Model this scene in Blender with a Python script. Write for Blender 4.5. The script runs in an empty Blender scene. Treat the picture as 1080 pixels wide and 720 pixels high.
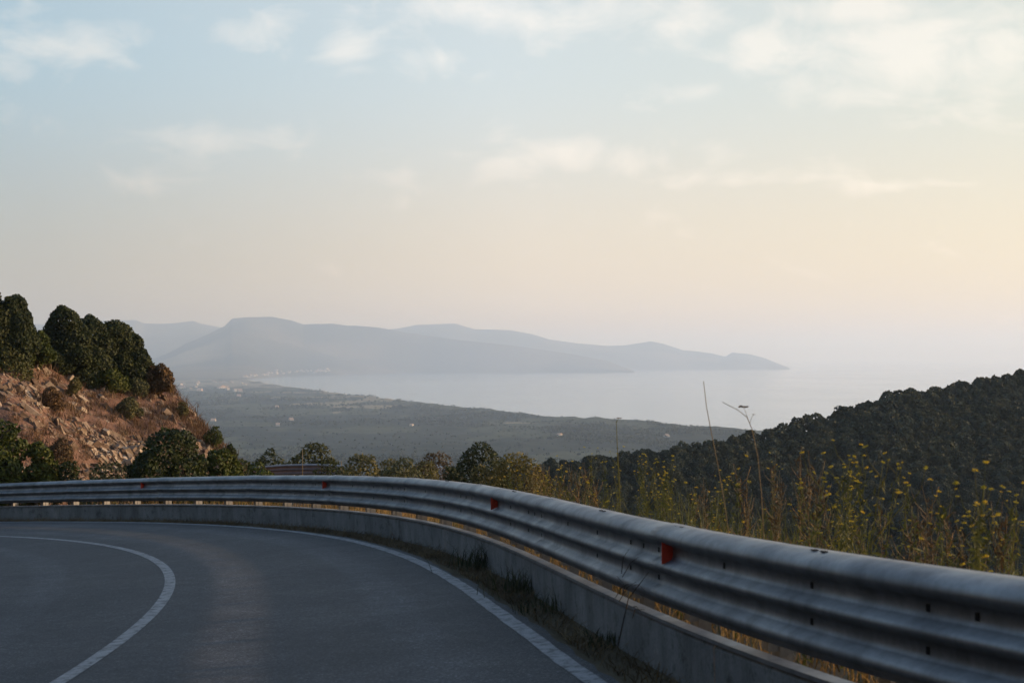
import bpy, math, random
import numpy as np
from mathutils import Vector

scene = bpy.context.scene
COL = scene.collection
R = math.radians
RS = np.random.RandomState(7)
random.seed(7)
EYE = 150.0            # camera altitude above the sea (m)
F, CX, HY = 1500.0, 540.0, 375.0   # focal length in photo pixels, centre column, horizon row

# ------------------------------------------------------------------ helpers
def P(x, y, d):
    """a point d metres ahead that is seen at photo pixel (x, y)"""
    return np.array([(x - CX) / F * d, d, EYE - (y - HY) / F * d])

RA, RB, RC = 1.78, 0.048, -0.062
def road_z(X, Y):
    return EYE - (RA + RB * Y + RC * X)
def G(x, y):
    """where the pixel's ray meets the (banked, descending) road plane"""
    u, v = (x - CX) / F, (y - HY) / F
    d = RA / (v - RB - RC * u)
    return np.array([u * d, d])

def sstep(a, b, x):
    t = np.clip((x - a) / (b - a), 0, 1)
    return t * t * (3 - 2 * t)

def _hash(ix, iy, seed):
    h = (ix.astype(np.int64) * 374761393 + iy.astype(np.int64) * 668265263 + seed * 982451653) & 0x7fffffff
    h = ((h ^ (h >> 13)) * 1274126177) & 0x7fffffff
    return ((h ^ (h >> 16)) & 0xffff) / 65535.0
def vnoise(x, y, seed=0):
    x = np.asarray(x, float); y = np.asarray(y, float)
    ix, iy = np.floor(x), np.floor(y)
    fx, fy = x - ix, y - iy
    fx = fx * fx * (3 - 2 * fx); fy = fy * fy * (3 - 2 * fy)
    a, b = _hash(ix, iy, seed), _hash(ix + 1, iy, seed)
    c, d = _hash(ix, iy + 1, seed), _hash(ix + 1, iy + 1, seed)
    return (a * (1 - fx) + b * fx) * (1 - fy) + (c * (1 - fx) + d * fx) * fy
def fbm(x, y, seed=0, octaves=4):
    s, a, t = 0, 0.5, 0
    for o in range(octaves):
        s = s + a * (vnoise(x * 2 ** o, y * 2 ** o, seed + o * 17) * 2 - 1); t += a; a *= 0.5
    return s / t

def tag(o, label=None, cat=None, group=None, kind=None):
    if label: o['label'] = label
    if cat: o['category'] = cat
    if group: o['group'] = group
    if kind: o['kind'] = kind
    return o
def empty(name, loc, rz=0.0):
    o = bpy.data.objects.new(name, None)
    o.empty_display_size = 0.2
    COL.objects.link(o); o.location = loc; o.rotation_euler = (0, 0, rz)
    return o
def mesh_np(name, verts, faces, mats, smooth=False, midx=None, attr=None):
    verts = np.asarray(verts, np.float32).reshape(-1, 3)
    me = bpy.data.meshes.new(name)
    if isinstance(faces, np.ndarray):
        n, k = faces.shape
        me.vertices.add(len(verts)); me.vertices.foreach_set('co', verts.ravel())
        me.loops.add(n * k); me.loops.foreach_set('vertex_index', faces.astype(np.int32).ravel())
        me.polygons.add(n)
        me.polygons.foreach_set('loop_start', np.arange(0, n * k, k, dtype=np.int32))
        me.polygons.foreach_set('loop_total', np.full(n, k, np.int32))
    else:
        me.from_pydata([tuple(map(float, v)) for v in verts], [], [tuple(map(int, f)) for f in faces])
    for m in (mats if isinstance(mats, (list, tuple)) else [mats]):
        me.materials.append(m)
    if midx is not None:
        me.polygons.foreach_set('material_index', np.asarray(midx, np.int32))
    me.polygons.foreach_set('use_smooth', np.full(len(me.polygons), smooth, bool))
    if attr is not None:
        for an, av in attr.items():
            a = me.attributes.new(an, 'FLOAT_COLOR', 'POINT')
            rgba = np.ones((len(verts), 4), np.float32); rgba[:, :3] = av
            a.data.foreach_set('color', rgba.ravel())
    me.update(calc_edges=True)
    me.validate()
    return me
def obj(name, me, parent=None, loc=None):
    o = bpy.data.objects.new(name, me)
    COL.objects.link(o)
    if parent is not None: o.parent = parent
    if loc is not None: o.location = loc
    return o

class MB:
    """collects shapes with a material slot each; build() links ONE mesh object"""
    def __init__(self): self.v, self.f, self.m = [], [], []
    def add(self, verts, faces, mi=0):
        b = len(self.v)
        self.v.extend([tuple(map(float, p)) for p in verts])
        for f in faces:
            self.f.append(tuple(int(i) + b for i in f)); self.m.append(mi)
    def tube(self, pts, radii, n=6, mi=0, cap=True):
        pts = [np.asarray(p, float) for p in pts]
        rings = []
        for i, p in enumerate(pts):
            t = pts[min(i + 1, len(pts) - 1)] - pts[max(i - 1, 0)]
            t = t / (np.linalg.norm(t) + 1e-9)
            a = np.cross(t, [0, 0, 1.0] if abs(t[2]) < 0.9 else [1.0, 0, 0]); a /= np.linalg.norm(a) + 1e-9
            b = np.cross(t, a)
            rings.append([p + radii[i] * (a * math.cos(k * 2 * math.pi / n) + b * math.sin(k * 2 * math.pi / n)) for k in range(n)])
        vs = [q for r_ in rings for q in r_]
        fs = []
        for i in range(len(pts) - 1):
            for k in range(n):
                fs.append((i * n + k, i * n + (k + 1) % n, (i + 1) * n + (k + 1) % n, (i + 1) * n + k))
        if cap:
            fs.append(tuple(range(n))[::-1]); fs.append(tuple((len(pts) - 1) * n + k for k in range(n)))
        self.add(vs, fs, mi)
    def box(self, c, ax, ay, az, mi=0):
        """centre and three half-axis vectors"""
        c, ax, ay, az = (np.asarray(q, float) for q in (c, ax, ay, az))
        vs = [c + sx * ax + sy * ay + sz * az for sz in (-1, 1) for sy in (-1, 1) for sx in (-1, 1)]
        self.add(vs, [(0, 2, 3, 1), (4, 5, 7, 6), (0, 1, 5, 4), (2, 6, 7, 3), (0, 4, 6, 2), (1, 3, 7, 5)], mi)
    def mesh(self, name, mats, smooth=False):
        return mesh_np(name, self.v, self.f, mats, smooth, self.m)
    def build(self, name, mats, parent=None, smooth=False, loc=None):
        return obj(name, self.mesh(name, mats, smooth), parent, loc)

# ------------------------------------------------------------------ materials
def new_mat(name):
    m = bpy.data.materials.new(name); m.use_nodes = True
    nt = m.node_tree
    for n in list(nt.nodes): nt.nodes.remove(n)
    out = nt.nodes.new('ShaderNodeOutputMaterial')
    b = nt.nodes.new('ShaderNodeBsdfPrincipled')
    nt.links.new(b.outputs[0], out.inputs[0])
    return m, nt, b, out
def N(nt, t, **kw):
    n = nt.nodes.new(t)
    for k, v in kw.items():
        if k.startswith('i_'):
            n.inputs[k[2:].replace('_', ' ')].default_value = v
        else: setattr(n, k, v)
    return n
def coord(nt, kind='Object', scale=(1, 1, 1), rot=(0, 0, 0)):
    tc = N(nt, 'ShaderNodeTexCoord'); mp = N(nt, 'ShaderNodeMapping')
    mp.inputs['Scale'].default_value = scale; mp.inputs['Rotation'].default_value = rot
    nt.links.new(tc.outputs[kind], mp.inputs['Vector'])
    return mp.outputs['Vector']
def noise(nt, vec, scale, detail=4, rough=0.55, dist=0.0):
    n = N(nt, 'ShaderNodeTexNoise'); n.inputs['Scale'].default_value = scale
    n.inputs['Detail'].default_value = detail; n.inputs['Roughness'].default_value = rough
    n.inputs['Distortion'].default_value = dist
    nt.links.new(vec, n.inputs['Vector'])
    return n.outputs['Fac']
def ramp(nt, fac, stops):
    r = N(nt, 'ShaderNodeValToRGB')
    e = r.color_ramp.elements
    while len(e) > 1: e.remove(e[-1])
    e[0].position, e[0].color = stops[0][0], tuple(stops[0][1]) + (1,)
    for p, c in stops[1:]:
        q = e.new(p); q.color = tuple(c) + (1,)
    nt.links.new(fac, r.inputs['Fac'])
    return r.outputs['Color']
def mixc(nt, fac, a, b, mode='MIX'):
    m = N(nt, 'ShaderNodeMix', data_type='RGBA', blend_type=mode)
    for sock, val in ((m.inputs[0], fac), (m.inputs[6], a), (m.inputs[7], b)):
        if isinstance(val, (int, float)): sock.default_value = val
        elif isinstance(val, tuple): sock.default_value = val + (1,) if len(val) == 3 else val
        else: nt.links.new(val, sock)
    return m.outputs[2]
def math_(nt, op, a, b=None, c=None, clamp=False):
    m = N(nt, 'ShaderNodeMath', operation=op, use_clamp=clamp)
    for i, val in enumerate((a, b, c)):
        if val is None: continue
        if isinstance(val, (int, float)): m.inputs[i].default_value = val
        else: nt.links.new(val, m.inputs[i])
    return m.outputs[0]
def bump(nt, b, h, strength=0.3, dist=0.02):
    n = N(nt, 'ShaderNodeBump'); n.inputs['Strength'].default_value = strength; n.inputs['Distance'].default_value = dist
    nt.links.new(h, n.inputs['Height']); nt.links.new(n.outputs[0], b.inputs['Normal'])
def setp(b, **kw):
    for k, v in kw.items(): b.inputs[k.replace('_', ' ')].default_value = v

g3 = lambda v: (v, v, v)
def mk_foliage(name, c1, c2, c3, clump=0.6, transl=0.25, lo=0.55, hi=1.5, spec=0.25):
    """leaves: clumps by noise, every leaf a little different, some light through them"""
    m, nt, b, out = new_mat(name)
    v = coord(nt, 'Object')
    n1 = noise(nt, v, clump, 3)
    col = ramp(nt, n1, [(0.3, c1), (0.52, c2), (0.72, c3)])
    geo = N(nt, 'ShaderNodeNewGeometry')
    var = ramp(nt, geo.outputs['Random Per Island'], [(0.0, g3(lo)), (0.7, g3(1.05)), (1.0, (hi, hi * 0.92, hi * 0.75))])
    col = mixc(nt, 1.0, col, var, 'MULTIPLY')
    oi = N(nt, 'ShaderNodeObjectInfo')
    ov = ramp(nt, oi.outputs['Random'], [(0.0, (0.75, 0.8, 0.8)), (0.5, (1, 1, 1)), (1.0, (1.35, 1.15, 0.95))])
    col = mixc(nt, 1.0, col, ov, 'MULTIPLY')
    nt.links.new(col, b.inputs['Base Color'])
    setp(b, Roughness=0.6, Specular_IOR_Level=spec)
    tr = N(nt, 'ShaderNodeBsdfTranslucent'); nt.links.new(col, tr.inputs['Color'])
    mx = N(nt, 'ShaderNodeMixShader'); mx.inputs[0].default_value = transl
    nt.links.new(b.outputs[0], mx.inputs[1]); nt.links.new(tr.outputs[0], mx.inputs[2])
    nt.links.new(mx.outputs[0], out.inputs[0])
    return m
def mk_plain(name, c1, c2, scale=3.0, rough=0.8, spec=0.3):
    m, nt, b, out = new_mat(name)
    n1 = noise(nt, coord(nt, 'Object'), scale, 5)
    nt.links.new(ramp(nt, n1, [(0.3, c1), (0.7, c2)]), b.inputs['Base Color'])
    setp(b, Roughness=rough, Specular_IOR_Level=spec)
    return m

def mk_asphalt():
    m, nt, b, out = new_mat('asphalt')
    v = coord(nt, 'Object')
    at = N(nt, 'ShaderNodeAttribute', attribute_name='cover'); sp = N(nt, 'ShaderNodeSeparateColor'); nt.links.new(at.outputs['Color'], sp.inputs[0])
    big = noise(nt, v, 0.45, 6, 0.65, 0.4); mid = noise(nt, v, 4.0, 6, 0.7); fine = noise(nt, v, 55.0, 3, 0.7)
    c = ramp(nt, big, [(0.34, (0.031, 0.032, 0.036)), (0.5, (0.044, 0.044, 0.048)), (0.66, (0.062, 0.060, 0.061))])
    c = mixc(nt, 0.7, c, ramp(nt, mid, [(0.3, g3(0.55)), (0.7, g3(1.3))]), 'MULTIPLY')
    # stone chips showing in the worn surface
    vo = N(nt, 'ShaderNodeTexVoronoi'); vo.inputs['Scale'].default_value = 70.0; nt.links.new(v, vo.inputs['Vector'])
    vc = N(nt, 'ShaderNodeSeparateColor'); nt.links.new(vo.outputs['Color'], vc.inputs[0])
    c = mixc(nt, 0.85, c, ramp(nt, vc.outputs[0], [(0.0, g3(0.4)), (0.6, g3(0.95)), (0.86, g3(1.4)), (1.0, g3(2.8))]), 'MULTIPLY')
    # tyre tracks: bands along the lane, broken up by noise
    trk = math_(nt, 'ADD', sp.outputs[0], math_(nt, 'MULTIPLY', math_(nt, 'SUBTRACT', mid, 0.5), 0.25))
    c = mixc(nt, 0.9, c, ramp(nt, trk, [(0.0, g3(0.9)), (0.35, g3(0.95)), (0.8, g3(1.3))]), 'MULTIPLY')
    # fine cracks
    wv = N(nt, 'ShaderNodeTexVoronoi', feature='DISTANCE_TO_EDGE'); wv.inputs['Scale'].default_value = 0.55
    wp_ = N(nt, 'ShaderNodeVectorMath', operation='ADD'); nt.links.new(v, wp_.inputs[0])
    nn_ = N(nt, 'ShaderNodeTexNoise'); nn_.inputs['Scale'].default_value = 1.6; nn_.inputs['Detail'].default_value = 6; nt.links.new(v, nn_.inputs['Vector']); nt.links.new(nn_.outputs['Color'], wp_.inputs[1])
    nt.links.new(wp_.outputs[0], wv.inputs['Vector'])
    crk = ramp(nt, wv.outputs['Distance'], [(0.0, g3(0.35)), (0.010, g3(1.0))])
    c = mixc(nt, ramp(nt, big, [(0.5, g3(0.0)), (0.62, g3(0.9))]), c, mixc(nt, 1.0, c, crk, 'MULTIPLY'))
    nt.links.new(c, b.inputs['Base Color'])
    setp(b, Roughness=0.72, Specular_IOR_Level=0.35)
    bump(nt, b, fine, 0.7, 0.008)
    return m
def mk_paint():
    m, nt, b, out = new_mat('road_paint')
    v = coord(nt, 'Object')
    n1 = noise(nt, v, 9.0, 6, 0.7); n2 = noise(nt, v, 80.0, 2)
    c = ramp(nt, n1, [(0.38, (0.052, 0.052, 0.056)), (0.49, (0.20, 0.20, 0.205)), (0.75, (0.31, 0.31, 0.31))])
    c = mixc(nt, 0.6, c, ramp(nt, n2, [(0.3, g3(0.55)), (0.6, g3(1.1))]), 'MULTIPLY')
    nt.links.new(c, b.inputs['Base Color']); setp(b, Roughness=0.65)
    bump(nt, b, n2, 0.4, 0.004)
    return m
def mk_steel(name, lo=0.18, hi=0.29, rough=0.46, metal=0.85):
    m, nt, b, out = new_mat(name)
    v = coord(nt, 'Object')
    n1 = noise(nt, v, 2.2, 6, 0.6); n2 = noise(nt, v, 30.0, 3)
    c = ramp(nt, n1, [(0.3, (lo, lo, lo * 1.03)), (0.7, (hi, hi, hi * 1.02))])
    c = mixc(nt, 0.5, c, ramp(nt, n2, [(0.25, g3(0.7)), (0.6, g3(1.05))]), 'MULTIPLY')
    # dull run-off stains
    st = noise(nt, coord(nt, 'Object', (6, 6, 0.6)), 1.0, 4)
    c = mixc(nt, 0.5, c, ramp(nt, st, [(0.32, (0.56, 0.54, 0.53)), (0.5, (1, 1, 1))]), 'MULTIPLY')
    nt.links.new(c, b.inputs['Base Color'])
    setp(b, Metallic=metal if rough < 0.58 else 0.25, Roughness=rough)
    rr = ramp(nt, n1, [(0.3, g3(rough + 0.14)), (0.7, g3(rough - 0.05))])
    nt.links.new(rr, b.inputs['Roughness'])
    bump(nt, b, n1, 0.15, 0.01)
    return m
def mk_concrete():
    m, nt, b, out = new_mat('weathered_concrete')
    v = coord(nt, 'Object')
    n1 = noise(nt, v, 1.4, 6, 0.65); n2 = noise(nt, v, 40.0, 3)
    c = ramp(nt, n1, [(0.3, (0.15, 0.15, 0.147)), (0.55, (0.23, 0.23, 0.222)), (0.75, (0.29, 0.285, 0.275))])
    st = noise(nt, coord(nt, 'Object', (1.7, 1.7, 0.4)), 1.2, 6, 0.7)
    c = mixc(nt, 0.7, c, ramp(nt, st, [(0.35, (0.5, 0.48, 0.45)), (0.55, (1, 1, 1))]), 'MULTIPLY')
    c = mixc(nt, 0.5, c, ramp(nt, n2, [(0.3, g3(0.7)), (0.65, g3(1.1))]), 'MULTIPLY')
    n3 = noise(nt, v, 5.0, 6, 0.7)
    c = mixc(nt, 0.8, c, ramp(nt, n3, [(0.34, (0.42, 0.42, 0.36)), (0.46, (1, 1, 1)), (0.64, (1, 1, 1)), (0.72, (1.35, 1.32, 1.25))]), 'MULTIPLY')
    nt.links.new(c, b.inputs['Base Color']); setp(b, Roughness=0.85)
    bump(nt, b, n2, 0.5, 0.006)
    return m
def mk_ground():
    m, nt, b, out = new_mat('terrain_cover')
    at = N(nt, 'ShaderNodeAttribute', attribute_name='cover')
    v = coord(nt, 'Object')
    n1 = noise(nt, v, 0.9, 6, 0.65); n2 = noise(nt, v, 0.03, 6, 0.65)
    c = mixc(nt, 0.8, at.outputs['Color'], ramp(nt, n1, [(0.25, g3(0.5)), (0.7, g3(1.35))]), 'MULTIPLY')
    c = mixc(nt, 0.8, c, ramp(nt, n2, [(0.25, g3(0.55)), (0.72, g3(1.4))]), 'MULTIPLY')
    nt.links.new(c, b.inputs['Base Color']); setp(b, Roughness=0.95, Specular_IOR_Level=0.1)
    bump(nt, b, n1, 0.6, 0.08)
    return m
def mk_rock():
    m, nt, b, out = new_mat('rocky_soil')
    at = N(nt, 'ShaderNodeAttribute', attribute_name='cover')
    sep = N(nt, 'ShaderNodeSeparateColor'); nt.links.new(at.outputs['Color'], sep.inputs[0])
    v = coord(nt, 'Object')
    n1 = noise(nt, v, 0.7, 6, 0.65); n2 = noise(nt, v, 5.0, 5, 0.6)
    soil = ramp(nt, n1, [(0.3, (0.115, 0.062, 0.043)), (0.5, (0.185, 0.104, 0.072)), (0.72, (0.25, 0.155, 0.108))])
    vo = N(nt, 'ShaderNodeTexVoronoi'); vo.inputs['Scale'].default_value = 1.0
    nt.links.new(coord(nt, 'Object', (1.7, 1.7, 3.2), (0.5, 0.7, 0.3)), vo.inputs['Vector'])
    sc = N(nt, 'ShaderNodeSeparateColor'); nt.links.new(vo.outputs['Color'], sc.inputs[0])
    stone = ramp(nt, sc.outputs[0], [(0.0, (0.20, 0.15, 0.12)), (0.5, (0.34, 0.27, 0.21)), (1.0, (0.50, 0.41, 0.31))])
    mask = math_(nt, 'ADD', sep.outputs[0], math_(nt, 'MULTIPLY', math_(nt, 'SUBTRACT', n2, 0.5), 1.6))
    mask = ramp(nt, mask, [(0.42, g3(0)), (0.58, g3(1))])
    c = mixc(nt, mask, soil, stone)
    c = mixc(nt, 0.7, c, ramp(nt, n2, [(0.3, g3(0.5)), (0.65, g3(1.15))]), 'MULTIPLY')
    nt.links.new(c, b.inputs['Base Color']); setp(b, Roughness=0.95, Specular_IOR_Level=0.15)
    bump(nt, b, n2, 0.7, 0.15)
    return m
def mk_sea():
    m, nt, b, out = new_mat('sea_water')
    tc = N(nt, 'ShaderNodeNewGeometry')
    n1 = noise(nt, tc.outputs['Position'], 0.03, 5, 0.6)
    n2 = noise(nt, tc.outputs['Position'], 0.0009, 4, 0.5)
    nt.links.new(ramp(nt, n2, [(0.35, (0.27, 0.36, 0.40)), (0.65, (0.30, 0.39, 0.43))]), b.inputs['Base Color'])
    setp(b, IOR=5.0, Roughness=0.15)
    nt.links.new(ramp(nt, n2, [(0.35, g3(0.05)), (0.65, g3(0.10))]), b.inputs['Roughness'])
    nz = N(nt, 'ShaderNodeTexNoise'); nz.inputs['Scale'].default_value = 0.6; nz.inputs['Detail'].default_value = 3
    nt.links.new(tc.outputs['Position'], nz.inputs['Vector'])
    sub = N(nt, 'ShaderNodeVectorMath', operation='SUBTRACT'); nt.links.new(nz.outputs['Color'], sub.inputs[0]); sub.inputs[1].default_value = (0.5, 0.5, 0.5)
    mul = N(nt, 'ShaderNodeVectorMath', operation='MULTIPLY'); nt.links.new(sub.outputs[0], mul.inputs[0]); mul.inputs[1].default_value = (0.55, 0.55, 0.0)
    ad = N(nt, 'ShaderNodeVectorMath', operation='ADD'); nt.links.new(mul.outputs[0], ad.inputs[0]); ad.inputs[1].default_value = (0, 0, 1)
    nr = N(nt, 'ShaderNodeVectorMath', operation='NORMALIZE'); nt.links.new(ad.outputs[0], nr.inputs[0]); nt.links.new(nr.outputs[0], b.inputs['Normal'])
    return m
def mk_reflector():
    m, nt, b, out = new_mat('red_reflector')
    n1 = noise(nt, coord(nt, 'Object'), 30, 3)
    nt.links.new(ramp(nt, n1, [(0.3, (0.58, 0.045, 0.02)), (0.7, (0.76, 0.07, 0.03))]), b.inputs['Base Color'])
    setp(b, Roughness=0.35, Specular_IOR_Level=0.6)
    return m

M = dict(steel_far=mk_plain('dull_steel', (0.10, 0.11, 0.13), (0.17, 0.18, 0.20), 2.0, 0.5, 0.5),
    asphalt=mk_asphalt(), paint=mk_paint(), steel=mk_steel('galvanised_steel'), post=mk_steel('post_steel', 0.13, 0.22, 0.55),
    concrete=mk_concrete(), ground=mk_ground(), rock=mk_rock(), sea=mk_sea(), red=mk_reflector(),
    hole=mk_plain('slot_shadow_steel', (0.012, 0.012, 0.013), (0.022, 0.022, 0.024), 8, 0.9),  # near-black: the shade inside the open slots, put into the colour
    oak=mk_foliage('oak_leaves', (0.024, 0.034, 0.012), (0.046, 0.058, 0.019), (0.085, 0.092, 0.032), 0.5),
    wood=mk_foliage('maquis_leaves', (0.034, 0.047, 0.041), (0.047, 0.062, 0.051), (0.066, 0.082, 0.062), 0.35, 0.2, 0.8, 1.2, 0.08),
    lush=mk_foliage('lush_leaves', (0.036, 0.052, 0.010), (0.070, 0.088, 0.016), (0.120, 0.130, 0.026), 1.3),
    mastic=mk_foliage('mastic_leaves', (0.020, 0.032, 0.009), (0.036, 0.050, 0.012), (0.060, 0.072, 0.018), 1.2),
    olive=mk_foliage('olive_leaves', (0.060, 0.068, 0.032), (0.095, 0.100, 0.045), (0.140, 0.135, 0.060), 1.1),
    golden=mk_foliage('golden_leaves', (0.085, 0.080, 0.028), (0.145, 0.125, 0.040), (0.20, 0.165, 0.055), 1.1),
    rust=mk_foliage('rusty_leaves', (0.060, 0.045, 0.025), (0.105, 0.070, 0.035), (0.150, 0.110, 0.045), 1.0),
    dry=mk_foliage('dry_grass', (0.20, 0.115, 0.045), (0.32, 0.20, 0.08), (0.42, 0.29, 0.12), 1.5, 0.5),
    dryred=mk_foliage('reddish_grass', (0.10, 0.055, 0.03), (0.17, 0.10, 0.055), (0.24, 0.155, 0.085), 1.5, 0.3),
    verge=mk_foliage('verge_straw', (0.07, 0.055, 0.032), (0.12, 0.09, 0.05), (0.19, 0.15, 0.085), 1.5, 0.2),
    stalk=mk_foliage('green_stalk', (0.07, 0.09, 0.025), (0.12, 0.13, 0.035), (0.18, 0.17, 0.05), 1.5, 0.3),
    straw=mk_foliage('straw_stalk', (0.17, 0.13, 0.075), (0.24, 0.18, 0.10), (0.32, 0.24, 0.14), 1.5, 0.25),
    yellow=mk_foliage('yellow_petals', (0.48, 0.38, 0.03), (0.60, 0.50, 0.05), (0.68, 0.60, 0.10), 6.0, 0.35),
    bark=mk_plain('bark', (0.06, 0.045, 0.033), (0.13, 0.10, 0.075), 6, 0.95),
    wall=mk_plain('limewash', (0.36, 0.34, 0.31), (0.50, 0.48, 0.45), 0.3, 0.9),
    tile=mk_plain('terracotta', (0.34, 0.24, 0.18), (0.44, 0.33, 0.26), 0.5, 0.9),
    umber=mk_foliage('brown_umbel', (0.12, 0.08, 0.05), (0.20, 0.14, 0.09), (0.30, 0.22, 0.14), 6.0, 0.2),
)

# ------------------------------------------------------------------ the bend: path of the barrier's foot
base_px = [(0, 547.2), (60, 546.7), (120, 546.5), (180, 547.3), (240, 549), (300, 552.3), (360, 557.8), (420, 567),
           (480, 584), (540, 613), (600, 646), (660, 681), (700, 711)]
pts = [np.array(p) for p in ((2.0, 6.0), (1.85, 6.72), (1.64, 7.46), (1.39, 8.55), (1.16, 9.4))] + [G(*p) for p in base_px[::-1]]
pts = np.array(pts)
sl = np.concatenate([[0], np.cumsum(np.linalg.norm(np.diff(pts, axis=0), axis=1))])
px_, py_ = np.polyfit(sl, pts[:, 0], 5), np.polyfit(sl, pts[:, 1], 5)
SMAX = sl[-1]
_ss = np.arange(0, SMAX, 0.25)
core = np.stack([np.polyval(px_, _ss), np.polyval(py_, _ss)], 1)
# straight on behind the camera, round the bend out of the frame
t0 = core[0] - core[4]; t0 /= np.linalg.norm(t0)
back = np.array([core[0] + t0 * k * 0.5 for k in range(90, 0, -1)])
t1 = core[-1] - core[-13]; t1 /= np.linalg.norm(t1)
ang = math.atan2(t1[1], t1[0]); p_ = core[-1].copy(); fwd = []
for k in range(80):
    ang += 0.5 / 26.0
    p_ = p_ + 0.5 * np.array([math.cos(ang), math.sin(ang)]); fwd.append(p_.copy())
PATH = np.concatenate([back, core, np.array(fwd)])
_d = np.concatenate([[0], np.cumsum(np.linalg.norm(np.diff(PATH, axis=0), axis=1))])
S0 = _d[len(back)]                       # arc length at the first measured point
STOT = _d[-1]
def path_at(s):
    s = np.asarray(s, float)
    X = np.interp(s, _d, PATH[:, 0]); Y = np.interp(s, _d, PATH[:, 1])
    e = 0.6
    tx = np.interp(s + e, _d, PATH[:, 0]) - np.interp(s - e, _d, PATH[:, 0])
    ty = np.interp(s + e, _d, PATH[:, 1]) - np.interp(s - e, _d, PATH[:, 1])
    l = np.hypot(tx, ty) + 1e-9
    return X, Y, tx / l, ty / l          # left normal (towards the road) is (-ty, tx)
def off(s, n, h=0.0):
    """point n metres towards the road from the barrier's foot, h above the road plane"""
    X, Y, tx, ty = path_at(s)
    X2, Y2 = X - ty * n, Y + tx * n
    return np.stack([X2, Y2, road_z(X2, Y2) + h], -1)
_PS = PATH[::2]
def side_dist(X, Y):
    """signed distance beyond the barrier (positive = away from the road)"""
    X = np.asarray(X, float).ravel(); Y = np.asarray(Y, float).ravel()
    out = np.full(len(X), 1e9); sg = np.ones(len(X))
    a, b = _PS[:-1], _PS[1:]
    for c0 in range(0, len(X), 20000):
        q = np.stack([X[c0:c0 + 20000], Y[c0:c0 + 20000]], 1)[:, None, :]
        ab = (b - a)[None]; ap = q - a[None]
        t = np.clip((ap * ab).sum(-1) / ((ab * ab).sum(-1) + 1e-9), 0, 1)
        dd = ap - ab * t[..., None]
        dist = np.hypot(dd[..., 0], dd[..., 1])
        i = dist.argmin(1); r = np.arange(len(i))
        cr = ab[0, i, 0] * dd[r, i, 1] - ab[0, i, 1] * dd[r, i, 0]
        out[c0:c0 + 20000] = dist[r, i]; sg[c0:c0 + 20000] = np.where(cr > 0, -1, 1)
    return out * sg
def s_of_y(yq):                          # arc length where the barrier is at forward distance yq
    ss = np.arange(S0 - 6, S0 + SMAX, 0.1)
    Y = path_at(ss)[1]
    return float(ss[np.abs(Y - yq).argmin()])

# ------------------------------------------------------------------ terrain
ridge_px = [(-2000, 640, 240), (300, 600, 240), (480, 540, 235), (540, 506, 235), (560, 500, 238), (600, 498, 245), (640, 492, 252), (700, 482, 262), (760, 476, 272),
            (800, 468, 280), (840, 456, 288), (880, 446, 296), (930, 428, 306), (960, 421, 312), (1000, 417, 320),
            (1040, 408, 328), (1080, 400, 335), (1180, 385, 350), (1400, 368, 370), (2200, 365, 400), (6000, 372, 420)]
_ru = np.array([(x - CX) / F for x, y, d in ridge_px]); _rd = np.array([d for x, y, d in ridge_px], float)
_rz = np.array([EYE - (y - HY) / F * d for x, y, d in ridge_px])
coast_px = [(262, 403), (300, 408), (330, 413), (400, 421), (480, 431), (560, 441), (640, 449.5), (700, 455), (760, 459), (830, 462), (1080, 470), (3000, 480)]
_cu = np.array([(x - CX) / F for x, y in coast_px]); _cd = np.array([EYE * F / (y - HY) for x, y in coast_px])
def skyl(lst): return (np.array([(x - CX) / F for x, y in lst]), np.array([float(y) for x, y in lst]))
skyA = skyl([(60, 398), (110, 392), (150, 383), (180, 371), (195, 362), (220, 352), (237, 343), (245, 334.5), (260, 333), (287, 334), (307, 337), (320, 341), (333, 340), (350, 340),
             (367, 343), (387, 344), (400, 345), (430, 350), (480, 357), (520, 361), (560, 366), (600, 372), (640, 380), (662, 388.6), (680, 396), (760, 420)])
skyB = skyl([(330, 352), (390, 347), (415, 346), (440, 342), (480, 341), (487, 343), (500, 347), (537, 348), (560, 352), (580, 358), (610, 362), (640, 364), (660, 363),
             (680, 360), (686, 359), (700, 362), (720, 369), (750, 372), (765, 375.5), (772, 371), (790, 373), (805, 377), (820, 383), (830, 386.6), (842, 392), (900, 420)])
skyC = skyl([(-400, 345), (60, 340), (120, 337), (143, 337), (152, 341), (183, 340), (203, 338), (212, 341), (240, 345), (330, 352), (420, 372), (500, 400)])
shoreA = skyl([(150, 404), (262, 400), (300, 397), (400, 394), (480, 392), (560, 391), (660, 389), (830, 387.4)])

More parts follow.
